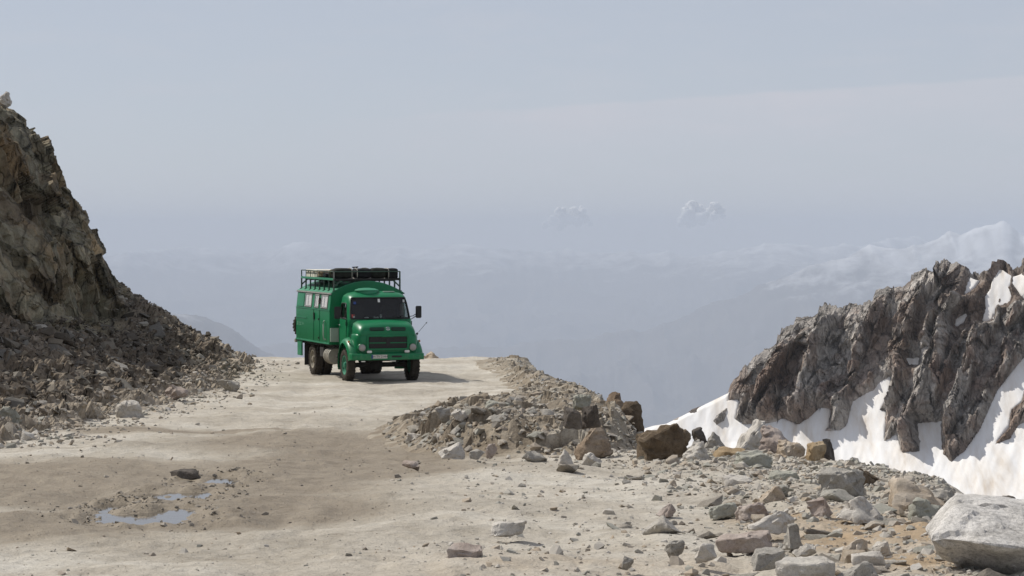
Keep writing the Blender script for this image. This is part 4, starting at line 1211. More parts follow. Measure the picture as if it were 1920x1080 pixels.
# --- chassis
bm = bmesh.new()
for sx in (-0.42, 0.42): box(bm, (sx, 2.55, 0.86), (0.09, 6.7, 0.20), 0.01)
for y in (-0.5, 0.9, 2.2, 3.4, 4.9, 5.8): box(bm, (0, y, 0.86), (0.80, 0.12, 0.14))
box(bm, (0, 0.25, 0.95), (0.66, 1.2, 0.42), 0.05)
box(bm, (0, 1.3, 0.85), (0.45, 0.9, 0.4), 0.05)
box(bm, (0, -0.45, 0.72), (0.9, 0.5, 0.16), 0.04)
tube(bm, [(0.15, 1.6, 0.70), (0.1, 4.0, 0.56)], 0.05)
chassis = part('chassis_frame', bm, M_CHASSIS, truck)
def axle(y, diff, px_):
    bm = bmesh.new()
    tube(bm, [(-0.85, y, 0.5), (0.85, y, 0.5)], 0.075, 12)
    bmesh.ops.create_uvsphere(bm, u_segments=20, v_segments=12, radius=diff, matrix=Matrix.Translation((px_, y, 0.50)) @ Matrix.Diagonal((1, 1, 1, 1)))
    for sx in (-0.48, 0.48): box(bm, (sx, y, 0.66), (0.08, 1.3, 0.07), 0.01); box(bm, (sx, y, 0.58), (0.14, 0.16, 0.2), 0.02)
    return part('axle', bm, M_CHASSIS, truck, 40)
axle(0, 0.20, -0.12); axle(4.2, 0.23, 0.0)

# --- wheels
def wheel(x, y, rad, wid, out, rimmat, twin=False, name='wheel', parent=truck, z=None):
    z = rad if z is None else z
    e = bpy.data.objects.new(name, None); link(e, parent); e.location = (x, y, z)
    def tyre(cx):
        bm = bmesh.new()
        h = wid / 2
        pr = [(-h * 0.72, rad * 0.56), (-h * 0.95, rad * 0.66), (-h, rad * 0.80), (-h * 0.92, rad * 0.93), (-h * 0.74, rad * 0.992),
              (-h * 0.3, rad), (h * 0.3, rad), (h * 0.74, rad * 0.992), (h * 0.92, rad * 0.93), (h, rad * 0.80), (h * 0.95, rad * 0.66), (h * 0.72, rad * 0.56)]
        lathe_x(bm, (cx, 0, 0), pr, 56)
        for k in range(28):                                   # tread lugs
            t = 2 * PI * k / 28
            for sx in (-1, 1):
                tt_ = t + (PI / 28 if sx > 0 else 0)
                rt = Matrix.Rotation(-tt_, 3, 'X') @ Matrix.Rotation(R(18 * sx), 3, 'Z')
                c = Matrix.Rotation(-tt_, 3, 'X') @ Vector((sx * h * 0.50, 0, rad * 1.0))
                box(bm, (cx + c.x, c.y, c.z), (h * 0.86, rad * 0.10, rad * 0.05), 0, Matrix.Rotation(-tt_, 3, 'X') @ Matrix.Rotation(R(14 * sx), 3, 'Z'))
        return part('tyre', bm, M_TYRE, e, 35)
    def rim(cx, o):
        bm = bmesh.new()
        h = wid / 2 * o
        pr = [(h * 0.72, rad * 0.58), (h * 0.86, rad * 0.60), (h * 0.84, rad * 0.555), (h * 0.45, rad * 0.52), (h * 0.30, rad * 0.40), (h * 0.42, rad * 0.30), (h * 0.45, rad * 0.20), (h * 0.85, rad * 0.19), (h * 0.98, rad * 0.12), (h * 1.0, 0.002)]
        lathe_x(bm, (cx, 0, 0), pr, 40)
        for k in range(10):
            t = 2 * PI * k / 10
            tube(bm, [(cx + h * 0.40, rad * 0.27 * math.cos(t), rad * 0.27 * math.sin(t)), (cx + h * 0.56, rad * 0.27 * math.cos(t), rad * 0.27 * math.sin(t))], 0.014, 6)
        lathe_x(bm, (cx, 0, 0), [(-h * 0.5, rad * 0.57), (h * 0.5, rad * 0.57)], 30)
        return part('rim', bm, rimmat, e, 35)
    tyre(0); rim(0, out)
    if twin: tyre(-out * (wid + 0.05))
    return e
M_RIMG = paint('green_rim', (0.03, 0.20, 0.12, 1), 0.55, 0.5)
M_RIMD = plain('dusty_rim', (0.26, 0.235, 0.185, 1), 0.8, 0, 0.3)
wheel(-1.03, 0, 0.50, 0.27, -1, M_RIMG); wheel(1.03, 0, 0.50, 0.27, 1, M_RIMG)
wheel(-1.0, 4.2, 0.50, 0.27, -1, M_RIMD, True); wheel(1.0, 4.2, 0.50, 0.27, 1, M_RIMD, True)

# --- cab shell
LEV = [(1.02, -0.05, 1.15, 1.02, .14, .02), (1.45, -0.06, 1.15, 1.03, .14, .03), (1.86, -0.10, 1.15, 1.02, .16, .05), (1.935, -0.09, 1.15, 1.01, .20, .06),
       (2.16, -0.01, 1.14, 0.99, .22, .06), (2.40, 0.08, 1.13, 0.965, .24, .06), (2.575, 0.17, 1.11, 0.935, .26, .06), (2.64, 0.23, 1.09, 0.90, .28, .06), (2.71, 0.37, 1.04, 0.80, .28, .05), (2.765, 0.62, 0.95, 0.55, .14, .03)]
SF = [0, 0.10, 0.34, 0.58, 0.90, 1.0]
NF, NC = 11, 6
def cab_ring(z, fb, rb, hw, r, bow, off=0.0):
    hw += off; fb -= off; rb += off
    P = []
    for k in range(NF):
        a = -1 + 2 * k / (NF - 1)
        P.append((a * (hw - r), fb - bow * (1 - a * a) , z))
    for k in range(1, NC):
        t = PI / 2 * k / NC
        P.append((hw - r + r * math.sin(t), fb + r - r * math.cos(t), z))
    y0, y1 = fb + r, rb - 0.10
    for s in SF: P.append((hw, y0 + s * (y1 - y0), z))
    for k in (1, 2): t = PI / 2 * k / 3; P.append((hw - 0.1 + 0.1 * math.cos(t), rb - 0.1 + 0.1 * math.sin(t), z))
    nb_ = 6
    for k in range(nb_): P.append(((hw - 0.1) * (1 - 2 * k / (nb_ - 1)), rb, z))
    for k in (1, 2): t = PI / 2 * k / 3; P.append((-(hw - 0.1) - 0.1 * math.sin(t), rb - 0.1 + 0.1 * math.cos(t), z))
    for s in SF[::-1]: P.append((-hw, y0 + s * (y1 - y0), z))
    for k in range(NC - 1, 0, -1):
        t = PI / 2 * k / NC
        P.append((-(hw - r) - r * math.sin(t), fb + r - r * math.cos(t), z))
    return P
NP_ = NF + (NC - 1) + len(SF) + 2 + 6 + 2 + len(SF) + (NC - 1)
iR0 = NF + NC - 1                       # first side point on the +x side
iL0 = iR0 + len(SF) + 10                # first (rear) side point on the -x side
def in_ws(i, k): return 3 <= i <= 5 and (k < NF - 1 + 3 or k >= NP_ - 3)
def in_side(i, k): return 3 <= i <= 4 and (iR0 + 1 <= k < iR0 + 4 or iL0 + 1 <= k < iL0 + 4)
def in_rear(i, k): return False
bm = bmesh.new()
loft(bm, [cab_ring(*L) for L in LEV], True, True, lambda i, k: in_ws(i, k) or in_side(i, k))
cab = part('cab', bm, M_GREEN, truck, 40)
bm = bmesh.new()
loft(bm, [cab_ring(*L, off=-0.03) for L in LEV[:-1]], True, True, lambda i, k: in_ws(i, k) or in_side(i, k))
part('cab_lining', bm, M_DARKIN, cab, 40)
def glass_part(name, pred):
    bm = bmesh.new()
    loft(bm, [cab_ring(*L, off=-0.008) for L in LEV], False, False, lambda i, k: not pred(i, k))
    lone = [v for v in bm.verts if not v.link_faces]
    bmesh.ops.delete(bm, geom=lone, context='VERTS')
    return part(name, bm, M_GLASS, cab, 60)
glass_part('windscreen', in_ws)
glass_part('side_window', lambda i, k: in_side(i, k) and k < iL0)
glass_part('side_window', lambda i, k: in_side(i, k) and k >= iL0)
# rubber seals
def seal(idx_pairs, r):
    bm = bmesh.new()
    pts = [Vector(cab_ring(*LEV[i], off=0.003)[k % NP_]) for i, k in idx_pairs]
    out = []
    n = len(pts)                         # round the corners of the loop
    for i in range(n):
        a, b_, c = pts[i - 1], pts[i], pts[(i + 1) % n]
        if (b_ - a).normalized().dot((c - b_).normalized()) < 0.5:
            out += [b_ + (a - b_) * min(0.5, 0.07 / (a - b_).length), b_ * 0.5 + (a + (b_ - a) * (1 - min(0.5, 0.07 / (a - b_).length))) * 0.25 + (b_ + (c - b_) * min(0.5, 0.07 / (c - b_).length)) * 0.25, b_ + (c - b_) * min(0.5, 0.07 / (c - b_).length)]
        else: out.append(b_)
    tube(bm, out, r, 6, True)
    return part('window_seal', bm, M_BLACK, cab, 60)
wsk = list(range(-3, NF - 1 + 4))
seal([(3, k) for k in wsk] + [(i, wsk[-1]) for i in (4, 5)] + [(6, k) for k in wsk[::-1]] + [(i, wsk[0]) for i in (5, 4)], 0.022)
for i0 in (iR0, iL0):
    ks = list(range(i0 + 1, i0 + 5))
    seal([(3, k) for k in ks] + [(4, ks[-1])] + [(5, k) for k in ks[::-1]] + [(4, ks[0])], 0.016)
# door outline, handle, hinge
for sx in (-1, 1):
    bm = bmesh.new()
    tube(bm, [(sx * 1.032, 0.17, 1.08), (sx * 1.036, 0.17, 1.5), (sx * 1.024, 0.17, 1.9)], 0.012, 6)
    tube(bm, [(sx * 1.032, 1.06, 1.08), (sx * 1.036, 1.06, 1.5), (sx * 1.024, 1.06, 1.9)], 0.012, 6)
    tube(bm, [(sx * 1.012, 0.20, 1.915), (sx * 1.012, 1.06, 1.915)], 0.012, 6)
    part('door_seam', bm, M_GREEND, cab)
    bm = bmesh.new()
    tube(bm, [(sx * 1.05, 0.86, 1.72), (sx * 1.07, 0.88, 1.72), (sx * 1.07, 0.99, 1.72), (sx * 1.05, 1.01, 1.72)], 0.014, 6)
    part('door_handle', bm, M_CHROME, cab)
    bm = bmesh.new(); box(bm, (sx * 1.05, 0.13, 1.78), (0.04, 0.06, 0.14), 0.01); box(bm, (sx * 1.05, 0.13, 1.22), (0.04, 0.06, 0.12), 0.01)
    part('door_hinge', bm, M_GREEND, cab)
# roof hatch; a pale slab paints the light patch on the roof
bm = bmesh.new()
for (z, r) in ((2.735, 0.40), (2.79, 0.40), (2.805, 0.38)):
    pass
rings_ = [[(-0.26 + r * math.cos(t), 0.62 + 0.9 * r * math.sin(t), z) for t in [2 * PI * k / 36 for k in range(36)]] for z, r in ((2.66, 0.355), (2.785, 0.355), (2.795, 0.385), (2.815, 0.375), (2.86, 0.25), (2.875, 0.1))]
loft(bm, rings_, True, True)
part('roof_hatch', bm, M_GREENL, cab, 40)  # lighter green paints the sunlit look of the hatch top
bm = bmesh.new(); box(bm, (0.42, 0.52, 2.752), (0.36, 0.16, 0.03), 0.01)
part('roof_light_patch', bm, M_GREYP, cab)
# cab interior
bm = bmesh.new(); box(bm, (0, 0.12, 1.86), (1.80, 0.34, 0.16), 0.05)
part('dashboard', bm, M_DARKIN, cab, 40)
for sx in (-0.52, 0.50):
    bm = bmesh.new()
    box(bm, (sx, 0.60, 1.62), (0.52, 0.5, 0.16), 0.05); box(bm, (sx, 0.86, 2.00), (0.50, 0.14, 0.66), 0.06, Matrix.Rotation(R(-8), 3, 'X'))
    part('seat', bm, M_SEAT, cab, 40)
bm = bmesh.new()
ct = Vector((0.50, 0.36, 1.98)); rm = Matrix.Rotation(R(-35), 3, 'X')
tube(bm, [ct + rm @ Vector((0.24 * math.cos(t), 0, 0.24 * math.sin(t))) for t in [2 * PI * k / 28 for k in range(28)]], 0.016, 6, True)
for t in (0.3, PI - 0.3, -PI / 2): tube(bm, [ct, ct + rm @ Vector((0.24 * math.cos(t), 0, 0.24 * math.sin(t)))], 0.014, 6)
part('steering_wheel', bm, M_BLACK, cab, 60)
bm = bmesh.new(); box(bm, (0.86, 0.55, 2.17), (0.03, 0.34, 0.40), 0.01)
part('cab_curtain', bm, M_CURTAIN, cab)  # curtain; its pale strip also stands in for the lighter far window
# stickers and small things behind and on the glass
for (a, z, w, h, mt) in ((-0.02, 2.49, 0.07, 0.11, M_WHITE), (-0.86, 2.02, 0.10, 0.10, M_RED), (-0.84, 1.99, 0.05, 0.05, M_WHITE), (-0.78, 2.42, 0.08, 0.08, M_BLUE), (0.80, 2.47, 0.06, 0.09, M_ALU)):
    q = np.interp(z, [L[0] for L in LEV], [L[1] for L in LEV]) - 0.06 * (1 - (a / 0.75) ** 2 if abs(a) < 0.75 else 0) - 0.012
    if abs(a) > 0.74: q += (abs(a) - 0.74) * 0.35
    bm = bmesh.new(); box(bm, (a, q, z), (w, 0.004, h), 0, Matrix.Rotation(R(-20), 3, 'X'))
    part('sticker', bm, mt, cab)
bm = bmesh.new(); box(bm, (-0.10, 0.10, 1.965), (0.16, 0.10, 0.06), 0.01); box(bm, (0.06, 0.12, 2.0), (0.06, 0.05, 0.1), 0.01); box(bm, (-0.4, 0.1, 1.955), (0.12, 0.08, 0.05), 0.01)
part('dashboard_clutter', bm, M_WHITE, cab)
for sx in (-0.45, 0.25):
    bm = bmesh.new()
    tube(bm, [(sx, -0.17, 1.93), (sx + 0.04, -0.20, 1.95), (sx + 0.46, -0.155, 2.03)], 0.010, 6)
    part('wiper', bm, M_BLACK, cab)

# --- bonnet
def rsec(hw, z0, z1, r, y, n=6):
    P = [(-hw, y, z0), (hw, y, z0)]
    P = [(-hw, y, z0)] + [(-hw + 2 * hw * k / 6, y, z0) for k in range(1, 6)] + [(hw, y, z0), (hw, y, (z0 + z1 - r) / 2)]
    for k in range(n + 1):
        t = PI / 2 * k / n; P.append((hw - r + r * math.cos(t), y, z1 - r + r * math.sin(t) + 0.0))
    for k in range(1, 8): a = 1 - 2 * k / 8; P.append((a * (hw - r), y, z1 + 0.035 * (1 - a * a)))
    for k in range(n + 1):
        t = PI / 2 * k / n; P.append((-hw + r - r * math.sin(t), y, z1 - r + r * math.cos(t)))
    P.append((-hw, y, (z0 + z1 - r) / 2))
    return P
bm = bmesh.new()
loft(bm, [rsec(*q) for q in ((0.97, 1.40, 1.90, 0.29, -0.02), (0.965, 1.40, 1.865, 0.29, -0.35), (0.95, 1.40, 1.82, 0.29, -0.58), (0.93, 1.40, 1.765, 0.29, -0.74), (0.905, 1.41, 1.705, 0.24, -0.82), (0.885, 1.42, 1.64, 0.19, -0.862), (0.865, 1.44, 1.56, 0.10, -0.885), (0.85, 1.46, 1.525, 0.05, -0.89))])
bonnet = part('bonnet', bm, M_GREEN, truck, 50)
nose_rot = Matrix.Rotation(R(-24), 3, 'X')
for sx in (-1, 1):
    bm = bmesh.new(); box(bm, (sx * 0.34 + 0.01, -0.878, 1.635), (0.47, 0.05, 0.115), 0.02, nose_rot)
    v_ = part('air_vent', bm, M_BLACK, bonnet, 40)
    bm = bmesh.new()
    for dz in (-0.02, 0.02): box(bm, (sx * 0.34 + 0.01, -0.903 + dz * 0.42, 1.635 + dz), (0.45, 0.012, 0.014), 0, nose_rot)
    part('vent_bar', bm, M_GREEND, bonnet)
# emblem: ring with a three pointed star
bm = bmesh.new()
ec = Vector((0.01, -0.893, 1.645))
tube(bm, [ec + nose_rot @ Vector((0.055 * math.cos(t), 0, 0.055 * math.sin(t))) for t in [2 * PI * k / 20 for k in range(20)]], 0.008, 6, True)
for k in range(3):
    t = PI / 2 + 2 * PI * k / 3
    tube(bm, [ec, ec + nose_rot @ Vector((0.052 * math.cos(t), 0, 0.052 * math.sin(t)))], 0.008, 6)
part('emblem', bm, M_CHROME, bonnet, 60)
# --- front panel below the bonnet
bm = bmesh.new()
def psec(z, hw, y0, r):
    P = []
    for k in range(9):
        a = -1 + k / 4; P.append((a * (hw - r), y0 - 0.02 * (1 - a * a), z))
    for k in range(1, 7): t = PI / 2 * k / 6; P.append((hw - r + r * math.sin(t), y0 + r - r * math.cos(t), z))
    P += [(hw, -0.1, z), (-hw, -0.1, z)]
    for k in range(6, 0, -1): t = PI / 2 * k / 6; P.append((-hw + r - r * math.sin(t), y0 + r - r * math.cos(t), z))
    return P
loft(bm, [psec(0.84, 1.0, -0.86, 0.22), psec(1.0, 1.0, -0.89, 0.24), psec(1.3, 1.0, -0.90, 0.26), psec(1.43, 0.99, -0.895, 0.26), psec(1.485, 0.965, -0.875, 0.26), psec(1.50, 0.92, -0.83, 0.26)])
nose = part('front_panel', bm, M_GREEN, truck, 50)
# grille
bm = bmesh.new(); box(bm, (0, -0.915, 1.225), (1.22, 0.04, 0.37), 0.03)
grille = part('radiator_grille', bm, M_BLACK, truck, 40)
bm = bmesh.new()
for dz in (-0.135, -0.075, 0.06, 0.12): box(bm, (0, -0.936, 1.225 + dz), (1.15, 0.012, 0.016))
for k in range(-6, 7): box(bm, (k * 0.088, -0.934, 1.225), (0.010, 0.010, 0.33))
part('grille_bar', bm, M_CHASSIS, grille)
bm = bmesh.new(); box(bm, (0, -0.942, 1.215), (1.20, 0.02, 0.030), 0.008)
box(bm, (0, -0.942, 1.43), (1.32, 0.02, 0.05), 0.008); box(bm, (0, -0.942, 1.02), (1.32, 0.02, 0.05), 0.008)
for sx in (-1, 1): box(bm, (sx * 0.64, -0.942, 1.225), (0.05, 0.02, 0.36), 0.008)
part('grille_frame', bm, M_GREEN, grille, 40)
bm = bmesh.new(); box(bm, (0, -0.947, 1.25), (0.14, 0.02, 0.26), 0.02)
part('grille_badge', bm, M_BLACK, grille)
# headlights, indicators
for sx in (-1, 1):
    c = (sx * 0.81, -0.86, 1.07)
    bm = bmesh.new(); lathe_y(bm, c, [(0.12, 0.135), (-0.05, 0.135), (-0.062, 0.125), (-0.05, 0.112), (-0.01, 0.105), (0.02, 0.07), (0.035, 0.002)], 28)
    hl_ = part('headlight', bm, M_GREEN, truck, 40)
    bm = bmesh.new(); lathe_y(bm, c, [(-0.045, 0.112), (-0.07, 0.085), (-0.082, 0.045), (-0.085, 0.001)], 28)
    part('lamp_lens', bm, M_LENS, hl_, 60)
    bm = bmesh.new(); box(bm, (sx * 0.60, -0.965, 0.945), (0.155, 0.05, 0.075), 0.012)
    part('fog_lamp', bm, M_WHITE, truck, 40)
    bm = bmesh.new(); box(bm, (sx * 1.13, -0.50, 1.24), (0.05, 0.10, 0.07), 0.015)
    part('indicator', bm, M_AMBER, truck, 40)
# bumper
bm = bmesh.new()
pl = [(-1.15, -0.62), (-1.155, -0.80), (-1.12, -0.93), (-1.0, -1.0), (-0.5, -1.03), (0, -1.04), (0.5, -1.03), (1.0, -1.0), (1.12, -0.93), (1.155, -0.80), (1.15, -0.62)]
cs = [(0.0, 0.69), (-0.03, 0.70), (-0.035, 0.73), (-0.035, 0.85), (-0.03, 0.88), (0.0, 0.89), (0.05, 0.89), (0.05, 0.69)]
loops = []
for i, (x, y) in enumerate(pl):
    d = Vector((pl[min(i + 1, 10)][0] - pl[max(i - 1, 0)][0], pl[min(i + 1, 10)][1] - pl[max(i - 1, 0)][1])).normalized()
    nn = Vector((-d.y, d.x))            # inwards
    loops.append([(x + nn.x * o, y + nn.y * o, z) for o, z in cs])
loft(bm, loops)
bumper = part('bumper', bm, M_GREEN, truck, 40)
bm = bmesh.new(); box(bm, (-0.31, -1.085, 0.80), (0.50, 0.012, 0.115), 0.004)
plate = part('number_plate', bm, M_PLATE, truck)
bm = bmesh.new(); box(bm, (-0.542, -1.0925, 0.80), (0.042, 0.004, 0.108))
part('plate_band', bm, M_BLUE, plate)
fc = bpy.data.curves.new('plate_text', 'FONT'); fc.body = 'H\u00b7TV 214H'.replace('\u00b7', '-'); fc.size = 0.098; fc.extrude = 0.001; fc.align_x = 'CENTER'; fc.align_y = 'CENTER'
fo = bpy.data.objects.new('plate_text_curve', fc); COL.objects.link(fo)
dg = bpy.context.evaluated_depsgraph_get()
tme = bpy.data.meshes.new_from_object(fo.evaluated_get(dg))
bpy.data.objects.remove(fo)
to = link(bpy.data.objects.new('plate_text', tme), plate); tme.materials.clear(); tme.materials.append(M_BLACK)
to.location = (-0.285, -1.0935, 0.80); to.rotation_euler = (R(90), 0, 0)
bm = bmesh.new(); box(bm, (0.24, -1.082, 0.80), (0.32, 0.03, 0.055), 0.01)
part('bumper_slot', bm, M_BLACK, bumper)
for x in (-0.82, 0.12): 
    bm = bmesh.new(); box(bm, (x + 0.02, -0.99, 0.655), (0.20 if x > 0 else 0.13, 0.05, 0.035), 0.01)
    part('tow_shackle', bm, M_WHITE, bumper)
# fenders
def fender(sx):
    bm = bmesh.new()
    sec = [(0.66, -0.01), (0.80, 0.035), (0.92, 0.05), (1.04, 0.04), (1.13, 0.0), (1.185, -0.06), (1.205, -0.13), (1.185, -0.13), (1.165, -0.07), (1.11, -0.02), (1.03, 0.01), (0.92, 0.02), (0.80, 0.0), (0.66, -0.04)]
    loops = []
    for k in range(25):
        t = R(14) + k / 24 * R(178)
        rh, rv = (0.86 if math.cos(t) > 0 else 0.70), 0.82
        loops.append([(sx * a, -(rh + o) * math.cos(t), 0.50 + (rv + o) * math.sin(t)) for a, o in sec])
    loft(bm, loops)
    return part('fender', bm, M_GREEN, truck, 45)
for sx in (-1, 1):
    f_ = fender(sx)
    bm = bmesh.new(); box(bm, (sx * 0.78, 0.0, 1.05), (0.05, 1.4, 0.5)); 
    part('inner_arch', bm, M_CHASSIS, f_)
    bm = bmesh.new(); box(bm, (sx * 1.0, 0.92, 0.72), (0.36, 0.34, 0.05), 0.01); box(bm, (sx * 0.86, 0.92, 0.95), (0.06, 0.34, 0.4), 0.01)
    part('step', bm, M_CHASSIS, truck)
    bm = bmesh.new(); box(bm, (sx * 1.0, 0.70, 0.62), (0.36, 0.03, 0.44), 0.005)
    part('mud_flap', bm, M_BLACK, truck)
# mirrors
for sx in (-1, 1):
    bm = bmesh.new(); box(bm, (sx * 1.31, 0.20, 2.12), (0.19, 0.07, 0.38), 0.02, Matrix.Rotation(R(6 * sx), 3, 'Z'))
    mi = part('mirror', bm, M_BLACK, truck, 40)
    bm = bmesh.new()
    tube(bm, [(sx * 1.0, 0.15, 1.98), (sx * 1.12, 0.17, 2.0), (sx * 1.26, 0.2, 2.08)], 0.012, 6); tube(bm, [(sx * 1.02, 0.15, 1.88), (sx * 1.15, 0.17, 1.95), (sx * 1.27, 0.2, 2.03)], 0.012, 6)
    part('mirror_arm', bm, M_BLACK, mi)
bm = bmesh.new(); tube(bm, [(1.10, -0.35, 1.30), (1.10, -0.34, 1.47), (1.16, -0.34, 1.52), (1.41, -0.32, 1.79)], 0.006, 6)
bmesh.ops.create_uvsphere(bm, u_segments=10, v_segments=8, radius=0.022, matrix=Matrix.Translation((1.415, -0.32, 1.795)))
part('marker_rod', bm, M_BLACK, truck, 60)
bm = bmesh.new(); box(bm, (1.10, -0.36, 1.46), (0.06, 0.08, 0.08), 0.02)
part('side_lamp', bm, M_BLACK, truck, 40)

# --- camper body
B0, B1 = 1.50, 5.96
SEC = [(-1.225, 1.07), (-1.235, 1.10), (-1.235, 2.13), (-1.228, 2.16), (-1.17, 2.665)]
arch = [(-1.17 + 2.34 * k / 20, 2.70 + 0.37 * (1 - (2 * k / 20 - 1) ** 2)) for k in range(21)]
full = SEC + arch + [(-a, z) for a, z in SEC[::-1]]
bm = bmesh.new()
loft(bm, [[(a * 0.99, y + d, 1.85 + (z - 1.85) * 0.992) if s else (a, y, z) for a, z in full] for y, d, s in ((B0 - 0.02, 0, 1), (B0, 0, 0), (3.0, 0, 0), (4.5, 0, 0), (B1, 0, 0), (B1 + 0.02, 0, 1))])
body = part('camper_body', bm, M_GREEN, truck, 30)
# roof skin with its sunlit lightness put into the green, and the rail along its edge
bm = bmesh.new()
loft(bm, [[(a * 1.012, y, z + 0.008) for a, z in arch] + [(a * 1.005, y, z - 0.012) for a, z in arch[::-1]] for y in (B0 - 0.03, 3.7, B1 + 0.03)])
part('roof', bm, M_GREENL, body, 40)
for sx in (-1, 1):
    bm = bmesh.new(); box(bm, (sx * 1.195, (B0 + B1) / 2, 2.675), (0.045, B1 - B0 + 0.08, 0.045), 0.008)
    part('rain_gutter', bm, M_ALU if sx < 0 else M_GREEND, body)
def side_mat(sx):                       # frame of the leaning upper wall: x out of the wall, y along, z up
    t = math.atan2(0.058, 0.505)
    return Matrix.Rotation(-sx * t, 3, 'Y')
def on_side(sx, y, z, out=0.0):
    a = 1.228 - (z - 2.16) * 0.115 if z > 2.16 else 1.235
    return Vector((sx * (a + out), y, z))
M_SIDEL = paint('upper_wall_paint', (0.022, 0.215, 0.105, 1), 0.45, 0.42)
for sx in (-1, 1):
    rt = side_mat(sx)
    for (y0, y1) in ((3.86, 4.76), (2.92, 3.46), (1.78, 2.62)):
        yc, w = (y0 + y1) / 2, y1 - y0
        bm = bmesh.new()
        for (dy, dz, sy, sz) in ((0, 0.195, w, 0.035), (0, -0.195, w, 0.035), (-w / 2 + 0.02, 0, 0.04, 0.36), (w / 2 - 0.02, 0, 0.04, 0.36)):
            box(bm, on_side(sx, yc + dy, 2.41 + dz, 0.014), (0.03, sy, sz), 0.006, rt)
        wf = part('window', bm, M_ALU, body)
        bm = bmesh.new(); box(bm, on_side(sx, yc, 2.41, 0.003), (0.006, w - 0.07, 0.37), 0, rt)
        part('window_dark_back', bm, M_BLACK, wf)  # black sheet paints the unlit interior behind the curtains
        bm = bmesh.new()
        gap = 0.07 if w < 0.7 else 0.10
        for (c0, c1) in ((yc - w / 2 + 0.07, yc - gap / 3), (yc + gap / 3, yc + w / 2 - 0.12)):
            nf = 14
            top = []; 
            lo_, hi_ = [], []
            for k in range(nf + 1):
                y = c0 + (c1 - c0) * k / nf
                o_k = 0.018 + 0.0012 * math.sin(k * 1.1)
                lo_.append(on_side(sx, y, 2.245, o_k)); hi_.append(on_side(sx, y, 2.575, o_k))
            A = [bm.verts.new(q) for q in lo_]; B = [bm.verts.new(q) for q in hi_]
            for k in range(nf): bm.faces.new((A[k], A[k + 1], B[k + 1], B[k]))
        part('curtain', bm, M_CURTAIN, wf, 60)
        bm = bmesh.new(); bm.faces.new([bm.verts.new(on_side(sx, yc + a_ * (w - 0.07) / 2, z_, 0.027)) for a_, z_ in ((-1, 2.23), (1, 2.23), (1, 2.59), (-1, 2.59))])
        part('window_pane', bm, glass('pane_glass', (0.9, 0.92, 0.92)) if 'pane_glass' not in bpy.data.materials else bpy.data.materials['pane_glass'], wf)
    # hatch, wall strips between the windows in a lighter green
    bm = bmesh.new(); box(bm, on_side(sx, 5.38, 2.41, 0.006), (0.02, 0.92, 0.46), 0.01, rt)
    part('hatch', bm, M_SIDEL, body)
    for (y0, y1) in ((4.76, 4.90), (3.50, 3.84), (2.64, 2.90), (1.52, 1.76)):
        bm = bmesh.new()
        box(bm, on_side(sx, (y0 + y1) / 2, 2.41, -0.002), (0.012, y1 - y0, 0.49), 0, rt)
        part('wall_strip', bm, M_SIDEL, body)
    # mouldings
    bm = bmesh.new(); box(bm, (sx * 1.24, (B0 + B1) / 2, 2.145), (0.018, B1 - B0, 0.025), 0.004); box(bm, (sx * 1.24, (B0 + B1) / 2, 1.10), (0.03, B1 - B0, 0.05), 0.005)
    part('moulding', bm, M_GREENL, body)
# door on the near side
bm = bmesh.new()
for y in (2.78, 3.56):
    box(bm, (-1.238, y, 1.62), (0.012, 0.018, 1.02)); box(bm, on_side(-1, y, 2.40, 0.004), (0.012, 0.018, 0.5), 0, side_mat(-1))
box(bm, (-1.238, 3.17, 1.12), (0.012, 0.78, 0.018))
door = part('camper_door', bm, M_GREEND, body)
bm = bmesh.new(); box(bm, (-1.255, 3.44, 1.92), (0.04, 0.09, 0.24), 0.015); box(bm, on_side(-1, 2.76, 2.42, 0.03), (0.05, 0.20, 0.10), 0.01); box(bm, on_side(-1, 2.76, 2.42, 0.03), (0.05, 0.06, 0.20), 0.01)
part('door_handle', bm, M_BLACK, body)
bm = bmesh.new(); 
for z in (1.84, 1.24): box(bm, (-1.245, 2.86, z), (0.03, 0.06, 0.07), 0.01)
part('door_lock', bm, M_BLACK, body)
# grab rail
bm = bmesh.new(); tube(bm, [(-1.24, 1.98, 1.22), (-1.30, 1.98, 1.24), (-1.31, 1.98, 1.35), (-1.31, 1.98, 1.70), (-1.30, 1.98, 1.78), (-1.26, 2.06, 1.80)], 0.020, 8)
part('grab_rail', bm, M_GREYP, body, 60)
# faded strip and painted marks on the rear of the wall
bm = bmesh.new(); box(bm, (-1.243, 5.18, 1.83), (0.014, 1.40, 0.028), 0.004)
part('wall_trim', bm, M_GREENL, body)
bm = bmesh.new()
for (y, zs) in ((5.74, (1.655, 1.585)), (5.38, (1.655, 1.585)), (5.01, (1.63,))):
    for z in zs: box(bm, (-1.2365, y, z), (0.003, 0.19 if len(zs) > 1 else 0.10, 0.045 if len(zs) > 1 else 0.08))
part('faded_lettering', bm, plain('faded_letter_paint', (0.09, 0.27, 0.17, 1), 0.8), body)
# pale panel on the front wall behind the cab, dark opening below
bm = bmesh.new(); box(bm, (-1.03, B0 - 0.05, 1.38), (0.38, 0.08, 0.44), 0.01)
part('front_locker', bm, M_GREYP, body)
bm = bmesh.new(); box(bm, (-0.9, B0 - 0.12, 2.0), (0.10, 0.12, 0.5), 0.03); box(bm, (0.0, B0 - 0.1, 1.7), (1.2, 0.12, 0.9), 0.04)
part('air_intake', bm, M_CHASSIS, body)
